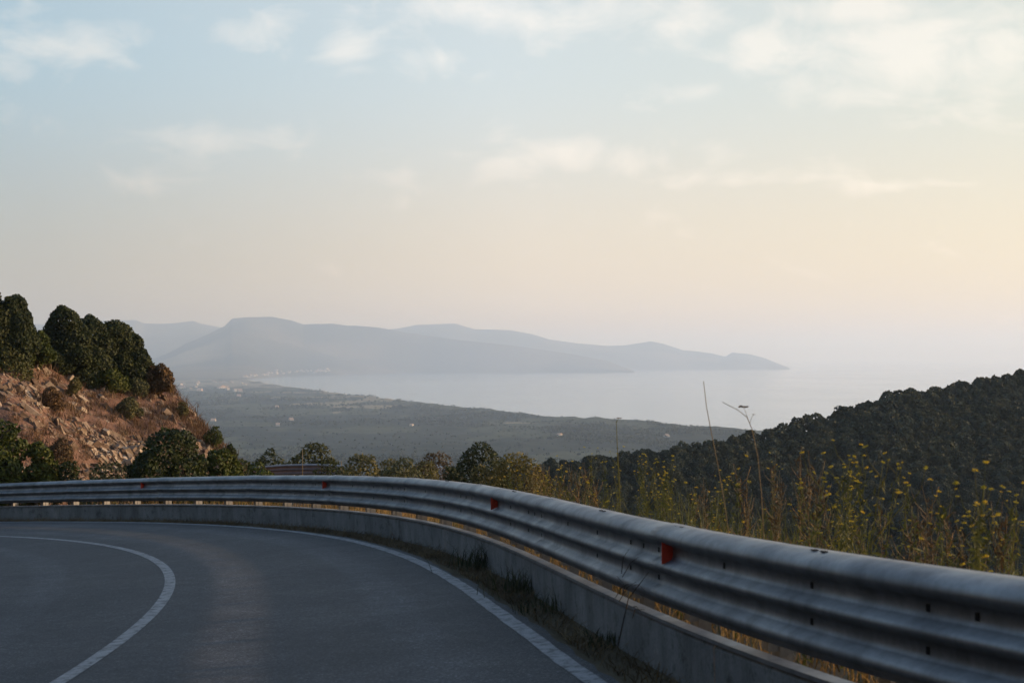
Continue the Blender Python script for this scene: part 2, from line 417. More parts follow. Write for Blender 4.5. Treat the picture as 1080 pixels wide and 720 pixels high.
def terrain(X, Y):
    X = np.asarray(X, float); Y = np.asarray(Y, float)
    r = np.hypot(X, Y)
    th = np.arctan2(X, Y)
    u = np.where(np.abs(th) < 1.35, np.tan(np.clip(th, -1.35, 1.35)), np.sign(th) * 4.4)
    dF = np.where(np.abs(th) < 1.35, Y, r * 0.22)     # forward distance
    plane = -(RA + RB * Y + RC * X)
    # valley beyond the road
    lr = [0, 20, 50, 70, 90, 130, 200, 400, 700, 1000, 1500, 2500, 4000, 9000, 30000]
    vr = [-3, -5, -13, -19, -24, -34, -45, -70, -95, -113, -127, -140, -144, -143, -135]
    vl = [-3, -5, -6.2, -7.0, -8.5, -22, -42, -70, -95, -113, -127, -140, -144, -143, -135]
    Vr, Vl = np.interp(r, lr, vr), np.interp(r, lr, vl)
    L = sstep(-0.02, -0.13, u)
    V = Vr * (1 - L) + Vl * L
    # the wooded hill on the right
    rz, rd = np.interp(u, _ru, _rz - EYE), np.interp(u, _ru, _rd)
    dd = dF - rd
    hill = rz - np.where(dd < 0, -dd * 0.245, dd * 0.5) - np.where(dd < 0, np.exp(dd / 12.0) * 0 , 0)
    hill = np.where(th < -0.3, -1e3, hill)
    hn = fbm(X / 26, Y / 26, 5, 3) * 1.0 * sstep(0, 60, np.abs(dd) + 8)
    hill = hill + hn
    k = 4.0
    m_ = np.maximum(V, hill); V2 = m_ + k * np.log1p(np.exp(-np.abs(V - hill) / k)) - 0.0
    V = np.where(hill > V - 30, V2, V)
    z = V.copy()
    near = r < 320
    sd = np.full(r.shape, 1e3)
    sd[near] = side_dist(X[near], Y[near])
    w = sstep(1.3, 15, sd)
    behind = sd < 1.3
    zz = plane * (1 - w) + V * w
    # far away from the bend on the road side the hill carries on as a plain slope
    lim = np.clip(plane, -14, 12)
    # inside the bend, out of view, a steep slope is added to block sky light
    up = np.clip(-sd - 10.0, 0, 90)
    lim = np.where(near, lim + up * 0.95 + fbm(X / 5, Y / 5, 91, 3) * 0.8 * sstep(0, 4, up), lim)
    z = np.where(behind & near, lim - 0.03, np.where(near, zz, V))
    z = z + np.where(near & (sd > 2.2), fbm(X / 3.0, Y / 3.0, 3, 4) * 0.35 * sstep(2.2, 6, sd), 0)
    # fallow relief of the coastal plain
    pl = sstep(900, 1500, r) * (1 - sstep(8800, 10500, r))
    z = z + pl * (fbm(X / 420, Y / 420, 11, 4) * 7 + fbm(X / 60, Y / 60, 12, 3) * 4.5)
    rise = np.exp(-((u - 0.09) / 0.09) ** 2) * sstep(1900, 2500, r) * 7
    z = z + rise * pl
    z = z + EYE
    z = np.where(r > 1200, np.maximum(z, 2.0), z)
    # the bay
    cd = np.interp(u, _cu, _cd)
    gap = np.where(u < _cu[0], np.maximum((u - _cu[0]) * 20000, -400), 0) + np.where(u >= _cu[0], dF - cd, 0)
    gap = gap + fbm(X / 300, Y / 300, 21, 3) * 40 * sstep(0, 3000, r)
    sea = sstep(-10, 110, gap) * (r > 1500)
    z = z * (1 - sea) - 8 * sea
    sand = (u >= _cu[0] - 0.0004) * (r > 1500) * np.exp(-((gap + 10) / 45.0) ** 2) * sstep(4200, 5500, r)
    # headlands across the bay
    cov_m = np.zeros(r.shape)
    sy = np.interp(u, *shoreA); d0 = EYE * F / (sy - HY)
    rel = fbm(X / 900, Y / 1300, 31, 6)
    for (uu, yy), d1, fr in ((skyA, 13400, None), (skyB, 16900, 15300), (skyC, 17600, 15000)):
        y = np.interp(u, uu, yy)
        zc = EYE - (y - HY) / F * d1
        f0 = np.minimum(d0, d1 - 900) if fr is None else np.full(r.shape, float(fr))
        t = np.clip((dF - f0) / (d1 - f0), -0.2, 1)
        tp = np.clip(t, 0, 1)
        if fr is None:
            prof = 0.42 * tp + 0.58 * tp ** 2.6
        else:
            prof = tp ** 1.2
        bk = np.clip((dF - d1) / 2600, 0, 1)
        base = 3.0
        h = base + (zc - base) * prof * (1 + 1.1 * rel * tp * (1 - tp) * 2) - bk * (zc + 20)
        h = np.where(t < 0, -8 , h)
        h = np.where(zc < 0.5, -8, h)
        z = np.where(h > z, h, z)
        cov_m = np.maximum(cov_m, np.where((h >= z - 0.1) & (t > 0), 1, 0))
    return z, dict(r=r, u=u, sd=sd, sand=sand, mount=cov_m, th=th, dF=dF, hillz=hn)

def ground_z(X, Y):
    z, _ = terrain(np.atleast_1d(np.float64(X)), np.atleast_1d(np.float64(Y)))
    return z if np.ndim(X) else float(z[0])

angs = np.concatenate([np.arange(-180, -42, 4.0), np.arange(-42, -24, 0.6), np.arange(-24, 24, 0.085), np.arange(24, 42, 0.6), np.arange(42, 180.1, 4.0)])
angs = np.radians(angs)
rads = np.concatenate([np.geomspace(0.8, 150, 210, endpoint=False), np.geomspace(150, 1200, 120, endpoint=False),
                       np.geomspace(1200, 9000, 260, endpoint=False), np.geomspace(9000, 30000, 150)])
RR, AA = np.meshgrid(rads, angs, indexing='ij')
kk = 1 + (math.log(2500) / math.log(30000) - 1) * sstep(R(44), R(66), np.abs(AA))
RR = np.where(RR > 1, np.exp(np.log(RR) * kk), RR)      # the sheet is shorter behind the camera
GX, GY = RR * np.sin(AA), RR * np.cos(AA)
GZ, info = terrain(GX.ravel(), GY.ravel())
pass
# ground cover colours: what grows where
r, u = info['r'], info['u']
x_, y_ = GX.ravel(), GY.ravel()
soil = np.array([0.105, 0.08, 0.05]); scrub = np.array([0.055, 0.055, 0.032]); forest = np.array([0.022, 0.031, 0.022])
field = np.array([0.26, 0.215, 0.14]); green = np.array([0.062, 0.070, 0.040]); beach = np.array([0.50, 0.44, 0.36]); rockc = np.array([0.16, 0.14, 0.12])
cov = np.empty((len(r), 3))
w = sstep(60, 140, r)[:, None]
cov[:] = soil * (1 - w) + scrub * w
w = sstep(500, 1100, r)[:, None]
cov = cov * (1 - w) + forest * w
inner = sstep(9.5, 13, -info['sd'])[:, None] * (r < 320)[:, None]
cov = cov * (1 - inner) + np.array([0.034, 0.036, 0.020]) * inner  # dark cover, so the added slope bounces little light
gy = fbm(x_ / 130, y_ / 300, 51, 4)
gw = sstep(0.0, 0.18, gy) * sstep(1000, 1500, r)
cov = cov * (1 - gw[:, None] * 0.85) + green * gw[:, None] * 0.85
fy = fbm(x_ / 150, y_ / 330, 41, 3) + 0.7 * fbm(x_ / 900, y_ / 1500, 42, 2)
fw = sstep(0.22, 0.30, fy) * sstep(1000, 1500, r)
cov = cov * (1 - fw[:, None] * 0.8) + field * fw[:, None] * 0.8
mt = info['mount'][:, None]
mf = sstep(-0.1, 0.35, fbm(x_ / 900, y_ / 900, 61, 4))[:, None]
cov = np.where(mt > 0, (np.array([0.060, 0.066, 0.048]) * (1 - mf) + np.array([0.13, 0.115, 0.08]) * mf), cov)
tan = np.exp(-((u + 0.225) / 0.022) ** 2) * sstep(10800, 11300, info['dF']) * (1 - sstep(12200, 12800, info['dF']))
cov = cov * (1 - tan[:, None]) + np.array([0.42, 0.30, 0.19]) * tan[:, None]
sd_ = info['sand'][:, None]
cov = cov * (1 - sd_) + beach * sd_
nr, na = RR.shape
idx = np.arange(nr * na).reshape(nr, na)
faces = np.stack([idx[:-1, :-1].ravel(), idx[:-1, 1:].ravel(), idx[1:, 1:].ravel(), idx[1:, :-1].ravel()], 1)
gv = np.stack([x_, y_, GZ], 1)
# close the little disc under the camera
c0 = len(gv); gv = np.vstack([gv, [0, 0, road_z(0, 0) - 0.03]]); cov = np.vstack([cov, soil])
fan = np.stack([np.full(na - 1, c0), idx[0, 1:], idx[0, :-1], idx[0, :-1]], 1)
me = mesh_np('ground', gv, faces[:, ::-1].copy(), M['ground'], True, attr={'cover': cov})
ground = obj('ground', me); tag(ground, kind='structure')
bm_ = MB(); bm_.add(gv[np.concatenate([[c0], idx[0]])], [(0, k + 1, k) for k in range(1, na)])
fm = bm_.mesh('ground_patch', M['ground'], True)
gp = obj('ground', fm); tag(gp, kind='structure')

# the sea: one sheet to beyond where the haze swallows it
sx = np.array([-50000, -20000, -6000, 0, 6000, 20000, 50000.]); syy = np.array([1400, 3000, 6000, 12000, 25000, 55000.])
SX, SY = np.meshgrid(sx, syy, indexing='ij')
i_ = np.arange(SX.size).reshape(SX.shape)
sf = np.stack([i_[:-1, :-1].ravel(), i_[1:, :-1].ravel(), i_[1:, 1:].ravel(), i_[:-1, 1:].ravel()], 1)
sea = obj('sea', mesh_np('sea', np.stack([SX.ravel(), SY.ravel(), np.zeros(SX.size)], 1), sf, M['sea'])); tag(sea, kind='structure')

# ------------------------------------------------------------------ road, lines, verge
def edge_off(s):                          # edge line's distance from the barrier's foot
    return np.interp(s - S0, [0, 6, 20, 32, 46], [0.50, 0.48, 0.66, 0.85, 0.95])
def ribbon(name, ss, n0, n1, h, mat, cols=2, attr=None):
    """a strip between two offsets from the barrier's foot, h above the road plane"""
    n0 = np.broadcast_to(n0, ss.shape); n1 = np.broadcast_to(n1, ss.shape)
    k = np.linspace(0, 1, cols)
    V = np.stack([off(ss, n0 * (1 - q) + n1 * q, h) for q in k], 1)
    i = np.arange(len(ss) * cols).reshape(len(ss), cols)
    f = np.stack([i[:-1, :-1].ravel(), i[1:, :-1].ravel(), i[1:, 1:].ravel(), i[:-1, 1:].ravel()], 1)
    NV = np.stack([n0 * (1 - q) + n1 * q for q in k], 1)
    o = obj(name, mesh_np(name, V.reshape(-1, 3), f, mat, attr=None if attr is None else {'cover': attr(ss, NV)})); tag(o, kind='structure')
    return o
def tracks(ss, NV):
    e = edge_off(ss)[:, None]; n_ = NV - e
    t_ = sum(np.exp(-((n_ - c_) / 0.28) ** 2) for c_ in (0.95, 2.55, 4.9, 6.5))
    return np.repeat(t_.reshape(-1, 1), 3, 1)
ss = np.arange(2, STOT - 2, 0.25)
eo = edge_off(ss)
wob = vnoise(ss * 0.9, ss * 0, 77) * 0.10 + vnoise(ss * 4, ss * 0, 78) * 0.05
ribbon('road', ss, eo - 0.14 + wob, eo + 8.6, 0.0, M['asphalt'], 60, tracks)
ribbon('road_edge_line', ss, eo + (vnoise(ss * 6, ss * 0, 81) - 0.5) * 0.014, eo + 0.145 + (vnoise(ss * 6, ss * 0, 82) - 0.5) * 0.014, 0.004, M['paint'])
cl_px = [(63, 718), (93, 700), (127, 675), (157, 650), (173, 630), (180, 613), (177, 601.7), (157, 588), (127, 578), (87, 571.3), (33, 567), (0, 565.3)]
cl = np.array([G(*p) for p in cl_px])
cs = np.concatenate([[0], np.cumsum(np.linalg.norm(np.diff(cl, axis=0), axis=1))])
cx, cy = np.polyfit(cs, cl[:, 0], 4), np.polyfit(cs, cl[:, 1], 4)
q = np.arange(0, cs[-1], 0.25)
cc = np.stack([np.polyval(cx, q), np.polyval(cy, q)], 1)
ta = cc[0] - cc[4]; ta /= np.linalg.norm(ta); tb = cc[-1] - cc[-5]; tb /= np.linalg.norm(tb)
a1 = math.atan2(tb[1], tb[0]); pb = cc[-1].copy(); ex = []
for k in range(40):
    a1 += 0.5 / 22.0; pb = pb + 0.5 * np.array([math.cos(a1), math.sin(a1)]); ex.append(pb.copy())
cc = np.concatenate([[cc[0] + ta * k * 0.5 for k in range(40, 0, -1)], cc, ex])
tt = np.gradient(cc, axis=0); tt /= np.linalg.norm(tt, axis=1)[:, None]
nn = np.stack([-tt[:, 1], tt[:, 0]], 1)
V = []
for sgn in (-0.068, 0.068):
    p2 = cc + nn * sgn
    V.append(np.column_stack([p2, road_z(p2[:, 0], p2[:, 1]) + 0.004]))
V = np.stack(V, 1).reshape(-1, 3); i = np.arange(len(V)).reshape(-1, 2)
o = obj('road_centre_line', mesh_np('road_centre_line', V, np.stack([i[:-1, 0], i[:-1, 1], i[1:, 1], i[1:, 0]], 1)[:, ::-1].copy(), M['paint'])); tag(o, kind='structure')

# ------------------------------------------------------------------ low concrete wall and triple-wave guardrail
def sweep(mb, ss, loop, mi=0, jitter=0.0):
    """sweep a closed (n, h) loop along the barrier"""
    L = len(loop)
    vs = []
    for s in ss:
        for (n, h) in loop: vs.append(off(np.array(s), n, h))
    fs = []
    for a in range(len(ss) - 1):
        for k in range(L):
            k2 = (k + 1) % L
            fs.append((a * L + k, (a + 1) * L + k, (a + 1) * L + k2, a * L + k2))
    fs.append(tuple(range(L))); fs.append(tuple((len(ss) - 1) * L + k for k in range(L))[::-1])
    mb.add(vs, fs, mi)
SA, SB = S0 - 9, S0 + SMAX + 16
wall_ss = np.arange(SA, SB, 0.25)
lw = empty('low_wall', tuple(off(np.array(S0 + 4), -0.03, 0.0)))
tag(lw, 'low weathered grey concrete wall at the foot of the guardrail round the bend', 'low wall')
lwl = Vector(lw.location)
wprof = [(0.0, -0.25), (0.0, 0.02), (0.008, 0.30), (-0.004, 0.318), (-0.004, 0.345), (-0.012, 0.350), (-0.06, 0.350), (-0.07, 0.30), (-0.09, -0.25)]
PAN = 3.0
for k in range(int((SB - SA) / PAN)):
    a = SA + k * PAN; kw = MB(); dn = RS.uniform(-0.004, 0.004)
    sweep(kw, np.linspace(a + 0.006, a + PAN - 0.006, 13), [(n_ + dn, h_) for n_, h_ in wprof])
    o = kw.build('wall_panel', M['concrete'], lw); o.location = -lwl
cap = MB()
sweep(cap, wall_ss, [(0.026, 0.332), (0.026, 0.357), (-0.068, 0.358), (-0.068, 0.354), (0.020, 0.353), (0.020, 0.332)])
cap.build('coping', M['steel'], lw).location = -lwl

front = [(-0.150, 0.972), (-0.145, 0.990), (-0.125, 1.000), (-0.06, 0.998), (0.00, 0.986), (0.040, 0.962), (0.056, 0.930), (0.054, 0.905), (0.035, 0.882),
         (-0.008, 0.868), (-0.020, 0.845), (-0.020, 0.800), (-0.008, 0.772), (0.042, 0.750), (0.056, 0.728), (0.054, 0.706), (0.036, 0.688),
         (-0.008, 0.670), (-0.020, 0.648), (-0.020, 0.606), (-0.008, 0.580), (0.042, 0.556), (0.056, 0.532), (0.054, 0.506), (0.036, 0.484), (-0.012, 0.466), (-0.018, 0.440)]
def loop_of(fr, th=0.005, dn=0.0, dh=0.0):
    f = np.array(fr); t = np.gradient(f, axis=0); t /= np.linalg.norm(t, axis=1)[:, None]
    nb = np.stack([t[:, 1], -t[:, 0]], 1)     # towards the back
    b = f + nb * th
    b[:, 0] += 0
    lp = np.concatenate([f, b[::-1]]); lp[:, 0] += dn; lp[:, 1] += dh
    return [tuple(q) for q in lp]
SEG = 4.5
s_ref = s_of_y(9.75)
first = s_ref - 3 * SEG
gr = empty('guardrail', tuple(off(np.array(s_ref), -0.1, 0.0)))
tag(gr, 'long galvanised steel triple-wave guardrail curving round the outside of the bend', 'guardrail')
gloc = Vector(gr.location)
def under(o):
    o.parent = gr; o.location = -gloc
    return o
nseg = int((SB - first) / SEG)
for k in range(nseg):
    a = first + k * SEG
    mb = MB()
    dn = RS.uniform(-0.0012, 0.0012); dh = RS.uniform(-0.0012, 0.0012)
    st = np.concatenate([np.arange(a, a + SEG - 0.02, 0.225), [a + SEG, a + SEG + 0.15, a + SEG + 0.30]])
    # the far end laps over the next length
    L = loop_of(front, 0.004, dn, dh); nL = len(L); vs, fs = [], []
    for j, s in enumerate(st):
        lap = 0.009 * float(sstep(a + SEG - 0.32, a + SEG + 0.02, s))
        for (n, h) in L: vs.append(off(np.array(s), n + lap, h + lap * 0.8))
    for j in range(len(st) - 1):
        for q in range(nL):
            q2 = (q + 1) % nL; fs.append((j * nL + q, (j + 1) * nL + q, (j + 1) * nL + q2, j * nL + q2))
    fs.append(tuple(range(nL))); fs.append(tuple((len(st) - 1) * nL + q for q in range(nL))[::-1])
    mb.add(vs, fs, 0)
    beam_o = mb.build('rail_beam', [M['steel']], None, smooth=False)
    for p in beam_o.data.polygons: p.use_smooth = len(p.vertices) == 4
    under(beam_o)
    # slots as dark plates, inner shade painted: pairs on the top fold, rows in hollows
    def slot(s, n, h, ls, lh, flat):
        if k > 7: return
        hb = MB()
        c = off(np.array(s), n, h); X, Y, tx, ty = path_at(np.array(s))
        T = np.array([tx, ty, -RB * ty - RC * tx]) ; Nn = np.array([-ty, tx, 0.0]); U = np.array([0, 0, 1.0])
        if flat: hb.box(c, T * ls, Nn * lh, U * 0.0025)
        else: hb.box(c, T * ls, U * lh, Nn * 0.004)
        hb.build('slot_shade', M['hole'], beam_o)
    for sp in (a, a + SEG / 2):
        for e in (-0.055, 0.055): slot(sp + e, -0.062 + dn, 1.002 + dh, 0.024, 0.013, True)
    for hh in (0.822, 0.627):
        offs = (0.35, 0.75, 1.12, 2.25, 3.5) if hh > 0.7 else (0.35, 1.12, 2.25)
        for e in offs: slot(a + e, -0.020 + dn, hh + dh, 0.013, 0.018, False)
    for j in range(3):
        s = a + 0.35 + j * 1.5
        pb_ = MB()
        X, Y, tx, ty = path_at(np.array(s)); T = np.array([tx, ty, 0]); Nn = np.array([-ty, tx, 0.0])
        # U-section post behind the wall with a spacer block
        for (dn_, dt, hn, ht) in ((-0.30, 0.0, 0.004, 0.06), (-0.345, 0.056, 0.045, 0.004), (-0.345, -0.056, 0.045, 0.004)):
            c = off(np.array(s), dn_, 0.28) + T * dt
            pb_.box(c, Nn * hn, T * ht, np.array([0, 0, 0.66]))
        pb_.box(off(np.array(s), -0.17, 0.80), Nn * 0.125, T * 0.05, np.array([0, 0, 0.05]))
        pb_.box(off(np.array(s), -0.165, 0.60), Nn * 0.12, T * 0.05, np.array([0, 0, 0.05]))
        pb_.box(off(np.array(s), -0.262, 0.42), Nn * 0.034, T * 0.055, np.array([0, 0, 0.12]))
        under(pb_.build('post', M['post'], None))
for yq, n in ((9.75, 1), (17.3, 2), (27.6, 3), (35.3, 4)):
    s = s_of_y(yq)
    mb = MB()
    X, Y, tx, ty = path_at(np.array(s)); T = np.array([tx, ty, 0.0]); Nn = np.array([-ty, tx, 0.0]); U = np.array([0, 0, 1.0])
    c = off(np.array(s), -0.018, 0.822)
    # a trapezoid plate standing out of the hollow, square to the rail
    pr = [(0.0, -0.040), (0.0, 0.042), (0.085, 0.078), (0.085, -0.074)]
    vs = [c + Nn * n_ + U * h_ - T * 0.004 for n_, h_ in pr] + [c + Nn * n_ + U * h_ + T * 0.004 for n_, h_ in pr]
    mb.add(vs, [(0, 1, 2, 3), (7, 6, 5, 4), (0, 4, 5, 1), (1, 5, 6, 2), (2, 6, 7, 3), (3, 7, 4, 0)])
    mb.box(c + Nn * 0.006 + T * 0.03, Nn * 0.005, T * 0.026, U * 0.03)
    under(mb.build('reflector', M['red'], None))

# ------------------------------------------------------------------ foliage
def leaf_quads(pos, nrm, size, rs, aspect=0.55, spread=0.8):
    """one rhombic leaf per point, facing roughly along nrm"""
    n = len(pos)
    d = nrm + rs.normal(0, spread, (n, 3)); d /= np.linalg.norm(d, axis=1)[:, None] + 1e-9
    a = np.cross(d, rs.normal(0, 1, (n, 3))); a /= np.linalg.norm(a, axis=1)[:, None] + 1e-9
    b = np.cross(d, a)
    s = size * rs.uniform(0.6, 1.35, (n, 1))
    v = np.stack([pos - a * s, pos - b * s * aspect + d * s * 0.12, pos + a * s, pos + b * s * aspect + d * s * 0.12], 1)
    return v.reshape(-1, 3), np.arange(n * 4).reshape(n, 4)
def crown_points(lobes, n, rs, inner=0.72):
    c = np.array([l[0] for l in lobes], float); rr = np.array([l[1] for l in lobes], float)
    wts = (rr.prod(1) ** (2 / 3)); wts /= wts.sum()
    P_, N_ = [], []
    tot = 0
    while tot < n:
        m = n
        k = rs.choice(len(lobes), m, p=wts)
        d = rs.normal(0, 1, (m, 3)); d /= np.linalg.norm(d, axis=1)[:, None]
        f = inner + (1.04 - inner) * rs.uniform(0, 1, (m, 1)) ** 0.6
        f = f + 0.10 * (vnoise(d[:, :1] * 4 + k[:, None], d[:, 1:2] * 4 + d[:, 2:] * 3, 9) - 0.5)
        p = c[k] + rr[k] * d * f
        q = (p[:, None, :] - c[None]) / rr[None]
        ql = np.linalg.norm(q, axis=2); ql[np.arange(m), k] = 9
        keep = (ql.min(1) > 0.82) & (d[:, 2] > -0.75)
        P_.append(p[keep]); N_.append(d[keep]); tot += keep.sum()
    return np.concatenate(P_)[:n], np.concatenate(N_)[:n]
def lobes_for(w, h, rs, n=9, flat=0.75, lift=0.25, side=1.0, fat=1.0):
    """lobes filling a crown w wide and h tall standing on z=0"""
    L = []
    for k in range(n):
        a = k * 2.399 + rs.uniform(-0.5, 0.5); q = math.sqrt((k + 0.4) / n)
        x, y = q * math.cos(a) * w * 0.33, q * math.sin(a) * w * 0.33 * side
        top = h * (1 - 0.42 * q * q) * rs.uniform(0.86, 1.04)
        rad = w * rs.uniform(0.17, 0.26) * fat
        rz_ = min(rad * flat * 1.2, top * 0.5)
        L.append(((x, y, max(top - rz_, h * lift)), (rad, rad, rz_)))
        if top > 2.2 * rz_ + h * lift:
            L.append(((x * 1.1 + rs.uniform(-0.16, 0.16) * w, y * 1.1 + rs.uniform(-0.16, 0.16) * w, max(h * lift, top - 2.3 * rz_)), (rad * 1.1, rad * 1.1, rz_ * 1.1)))
    for k in range(int(n * 3.2)):
        c_, q_ = L[rs.randint(len(L))]
        d = rs.normal(0, 1, 3); d[2] = abs(d[2]) * 0.8 + 0.1; d /= np.linalg.norm(d)
        f = rs.uniform(0.26, 0.46)
        L.append((tuple(np.array(c_) + np.array(q_) * d * rs.uniform(0.74, 1.10)), (q_[0] * f, q_[1] * f, q_[2] * f)))
    return L
def foliage_mesh(name, lobes, n, size, mat, rs, inner=0.72, aspect=0.55):
    p, d = crown_points(lobes, n, rs, inner)
    v, f = leaf_quads(p, d, size, rs, aspect)
    return mesh_np(name, v, f, mat)
def trunk_mesh(name, h, rs, spread, rad, stems=1, lobes=None):
    mb = MB()
    for s in range(stems):
        a = rs.uniform(0, 6.28); l = rs.uniform(0.05, 0.2) * (1 if stems > 1 else 0.4)
        b0 = np.array([math.cos(a), math.sin(a), 0]) * rad * (1.2 if stems > 1 else 0)
        top = b0 + np.array([math.cos(a) * l * h, math.sin(a) * l * h, h * 0.55])
        mid = (b0 + top) / 2 + rs.normal(0, 0.04 * h, 3) * [1, 1, 0]
        mb.tube([b0 - [0, 0, 0.5], b0 + [0, 0, 0.1], mid, top], [rad * 1.3, rad * 1.1, rad * 0.8, rad * 0.55], 7)
        for c, r_ in (lobes or [])[s::stems]:
            c = np.array(c); st = top if c[2] > top[2] else mid
            m2 = (st + c) / 2 + rs.normal(0, 0.05 * h, 3)
            mb.tube([st, m2, c], [rad * 0.45, rad * 0.3, rad * 0.12], 5)
    return mb.mesh(name, M['bark'], True)

def plant(name, x0, x1, ytop, ybase, d, label, cat, mat, size, n, seed, lobes=9, flat=0.75, lift=0.22, inner=0.7, group=None, trunk=0.08, stems=2, sink=0.0, side=1.0, fat=1.0):
    """a bush or tree spanning photo columns x0..x1, its top at ytop and its foot at ybase, d metres ahead"""
    rs = np.random.RandomState(seed)
    foot = P((x0 + x1) / 2, ybase, d); foot[2] -= sink
    w = (x1 - x0) / F * d; h = (ybase - ytop) / F * d + sink
    e = empty(name, tuple(foot), 0)
    tag(e, label, cat, group)
    L = lobes_for(w, h, rs, lobes, flat, lift, side, fat)
    p_, d_ = crown_points(L, n, rs, inner)
    kx = w / 2 / np.percentile(np.abs(p_[:, 0]), 98); ky = w / 2 / np.percentile(np.abs(p_[:, 1]), 98); kz = h / np.percentile(p_[:, 2], 99.5)
    p_ = p_ * [kx, ky, kz]
    L = [((c_[0] * kx, c_[1] * ky, c_[2] * kz), q_) for c_, q_ in L]
    v_, f_ = leaf_quads(p_, d_, size, rs)
    obj('crown', mesh_np('crown', v_, f_, mat), e)
    obj('trunk', trunk_mesh('trunk', h, rs, w, trunk, stems, L[:lobes]), e)
    return e

# --- rocky hillside beyond the bend ---------------------------------------------
ridge = [(268, 512, 63), (262, 500, 64), (245, 481, 66), (228, 463, 67), (208, 441, 68.5), (192, 424, 70), (180, 412, 71), (165, 409, 70.5), (140, 406, 70), (110, 400, 69),
         (80, 393, 68), (45, 380, 66.5), (20, 366, 65), (0, 357, 64), (-40, 338, 64), (-100, 312, 65), (-180, 285, 67), (-320, 260, 70)]
feet = [(272, 640, 60.5), (266, 640, 60), (256, 640, 59), (245, 640, 58), (228, 640, 57), (212, 640, 56), (198, 640, 55), (182, 640, 54), (160, 640, 52.5), (136, 640, 51),
        (112, 640, 49.5), (80, 640, 48), (55, 640, 47), (30, 640, 46.5), (-20, 640, 47), (-90, 640, 49), (-180, 640, 51), (-330, 640, 54)]
rp = np.array([P(*q) for q in ridge]); fp = np.array([P(*q) for q in feet])
seg = np.concatenate([[0], np.cumsum(np.linalg.norm(np.diff(rp, axis=0), axis=1))])
NC, NRW = 420, 190
tq = np.linspace(0, seg[-1], NC)
def spl(pp):
    o_ = np.stack([np.interp(tq, seg, pp[:, k]) for k in range(3)], 1)
    kern = np.hanning(13); kern /= kern.sum()
    pad = np.pad(o_, ((6, 6), (0, 0)), 'edge')
    return np.stack([np.convolve(pad[:, k], kern, 'valid') for k in range(3)], 1)
RPc, FPc = spl(rp), spl(fp)
isr = 1 - sstep(seg[5], seg[8], tq)[:, None]              # the bare right-hand spur
vdir = RPc - np.array([0, 0, EYE]); vdir[:, 2] = 0; vdir /= np.linalg.norm(vdir, axis=1)[:, None]
B1 = RPc + vdir * (7 - 4 * isr) + np.array([0, 0, 1.0]) * (1.2 - 2.6 * isr)
B2 = RPc + vdir * (26 - 12 * isr) + np.array([0, 0, 1.0]) * (-9 - 3 * isr)
rows = []
nf = int(NRW * 0.72)
for k in range(NRW):
    if k < nf:
        t = k / (nf - 1)
        p = FPc * (1 - t) + RPc * t
        p = p + np.array([0, 0, 1.0]) * (math.sin(math.pi * t) * 0.9)
    else:
        t = (k - nf + 1) / (NRW - nf)
        if t < 0.45: q_ = t / 0.45; p = RPc * (1 - q_) + B1 * q_
        else: q_ = (t - 0.45) / 0.55; p = B1 * (1 - q_) + B2 * q_
    rows.append(p)
HS = np.stack(rows, 0)
tk = np.linspace(0, 1, NRW)[:, None] / 0.72 * np.ones((1, NC))
du = np.gradient(HS, axis=1); dv = np.gradient(HS, axis=0)
nrm = np.cross(du, dv); nrm /= np.linalg.norm(nrm, axis=2)[..., None] + 1e-9
nrm *= np.sign((nrm * (np.array([2.0, -2.0, 3.0]))).sum(-1))[..., None]
sA, sB_ = HS[..., 0] * 0.8 + HS[..., 1] * 0.2, HS[..., 2] * 1.0 + HS[..., 1] * 0.25
ca, sa_ = math.cos(0.85), math.sin(0.85)
d1, d2 = sA * ca + sB_ * sa_, -sA * sa_ + sB_ * ca        # along and across the tilted beds
rock_m = np.clip(0.55 + 0.9 * fbm(sA / 3.5, sB_ / 2.5, 71, 3), 0, 1)
lowmid = sstep(0.05, 0.30, tk) * (1 - sstep(0.62, 0.98, tk))
left = sstep(seg[10], seg[14], tq)[None, :]
rock_m = rock_m * (0.25 + 0.75 * lowmid) * (1 - 0.6 * left)
blk = np.abs(fbm(d1 / 0.9, d2 / 0.28, 72, 3))
blk2 = vnoise(d1 / 0.55, d2 / 0.22, 73); blk3 = np.round(vnoise(d1 / 1.1, d2 / 0.4, 75) * 5) / 5
disp = fbm(sA / 4, sB_ / 4, 74, 3) * 0.55 + rock_m * (0.34 * blk3 + 0.22 * blk2 + 0.25 * blk - 0.3) + fbm(sA / 0.5, sB_ / 0.5, 76, 2) * 0.07
fade = sstep(0, 0.06, tk)
ridge_fade = 1 - 0.5 * np.exp(-((tk - 1) / 0.05) ** 2)
HS = HS + nrm * (disp * fade * ridge_fade)[..., None]
i = np.arange(NRW * NC).reshape(NRW, NC)
f = np.stack([i[:-1, :-1].ravel(), i[:-1, 1:].ravel(), i[1:, 1:].ravel(), i[1:, :-1].ravel()], 1)
cv = np.repeat(rock_m.reshape(-1, 1), 3, 1)
hs = obj('rocky_hillside', mesh_np('rocky_hillside', HS.reshape(-1, 3), f, M['rock'], False, attr={'cover': cv})); tag(hs, kind='structure')

_hp = HS[: int(NRW * 0.80)].reshape(-1, 3)
_hx, _hy = CX + _hp[:, 0] / _hp[:, 1] * F, HY + (EYE - _hp[:, 2]) / _hp[:, 1] * F
def hill_depth(x, y):
    q = (_hx - x) ** 2 + (_hy - y) ** 2
    k = np.where(q < max(16.0, q.min() + 9))[0]
    return float(_hp[k, 1].min())
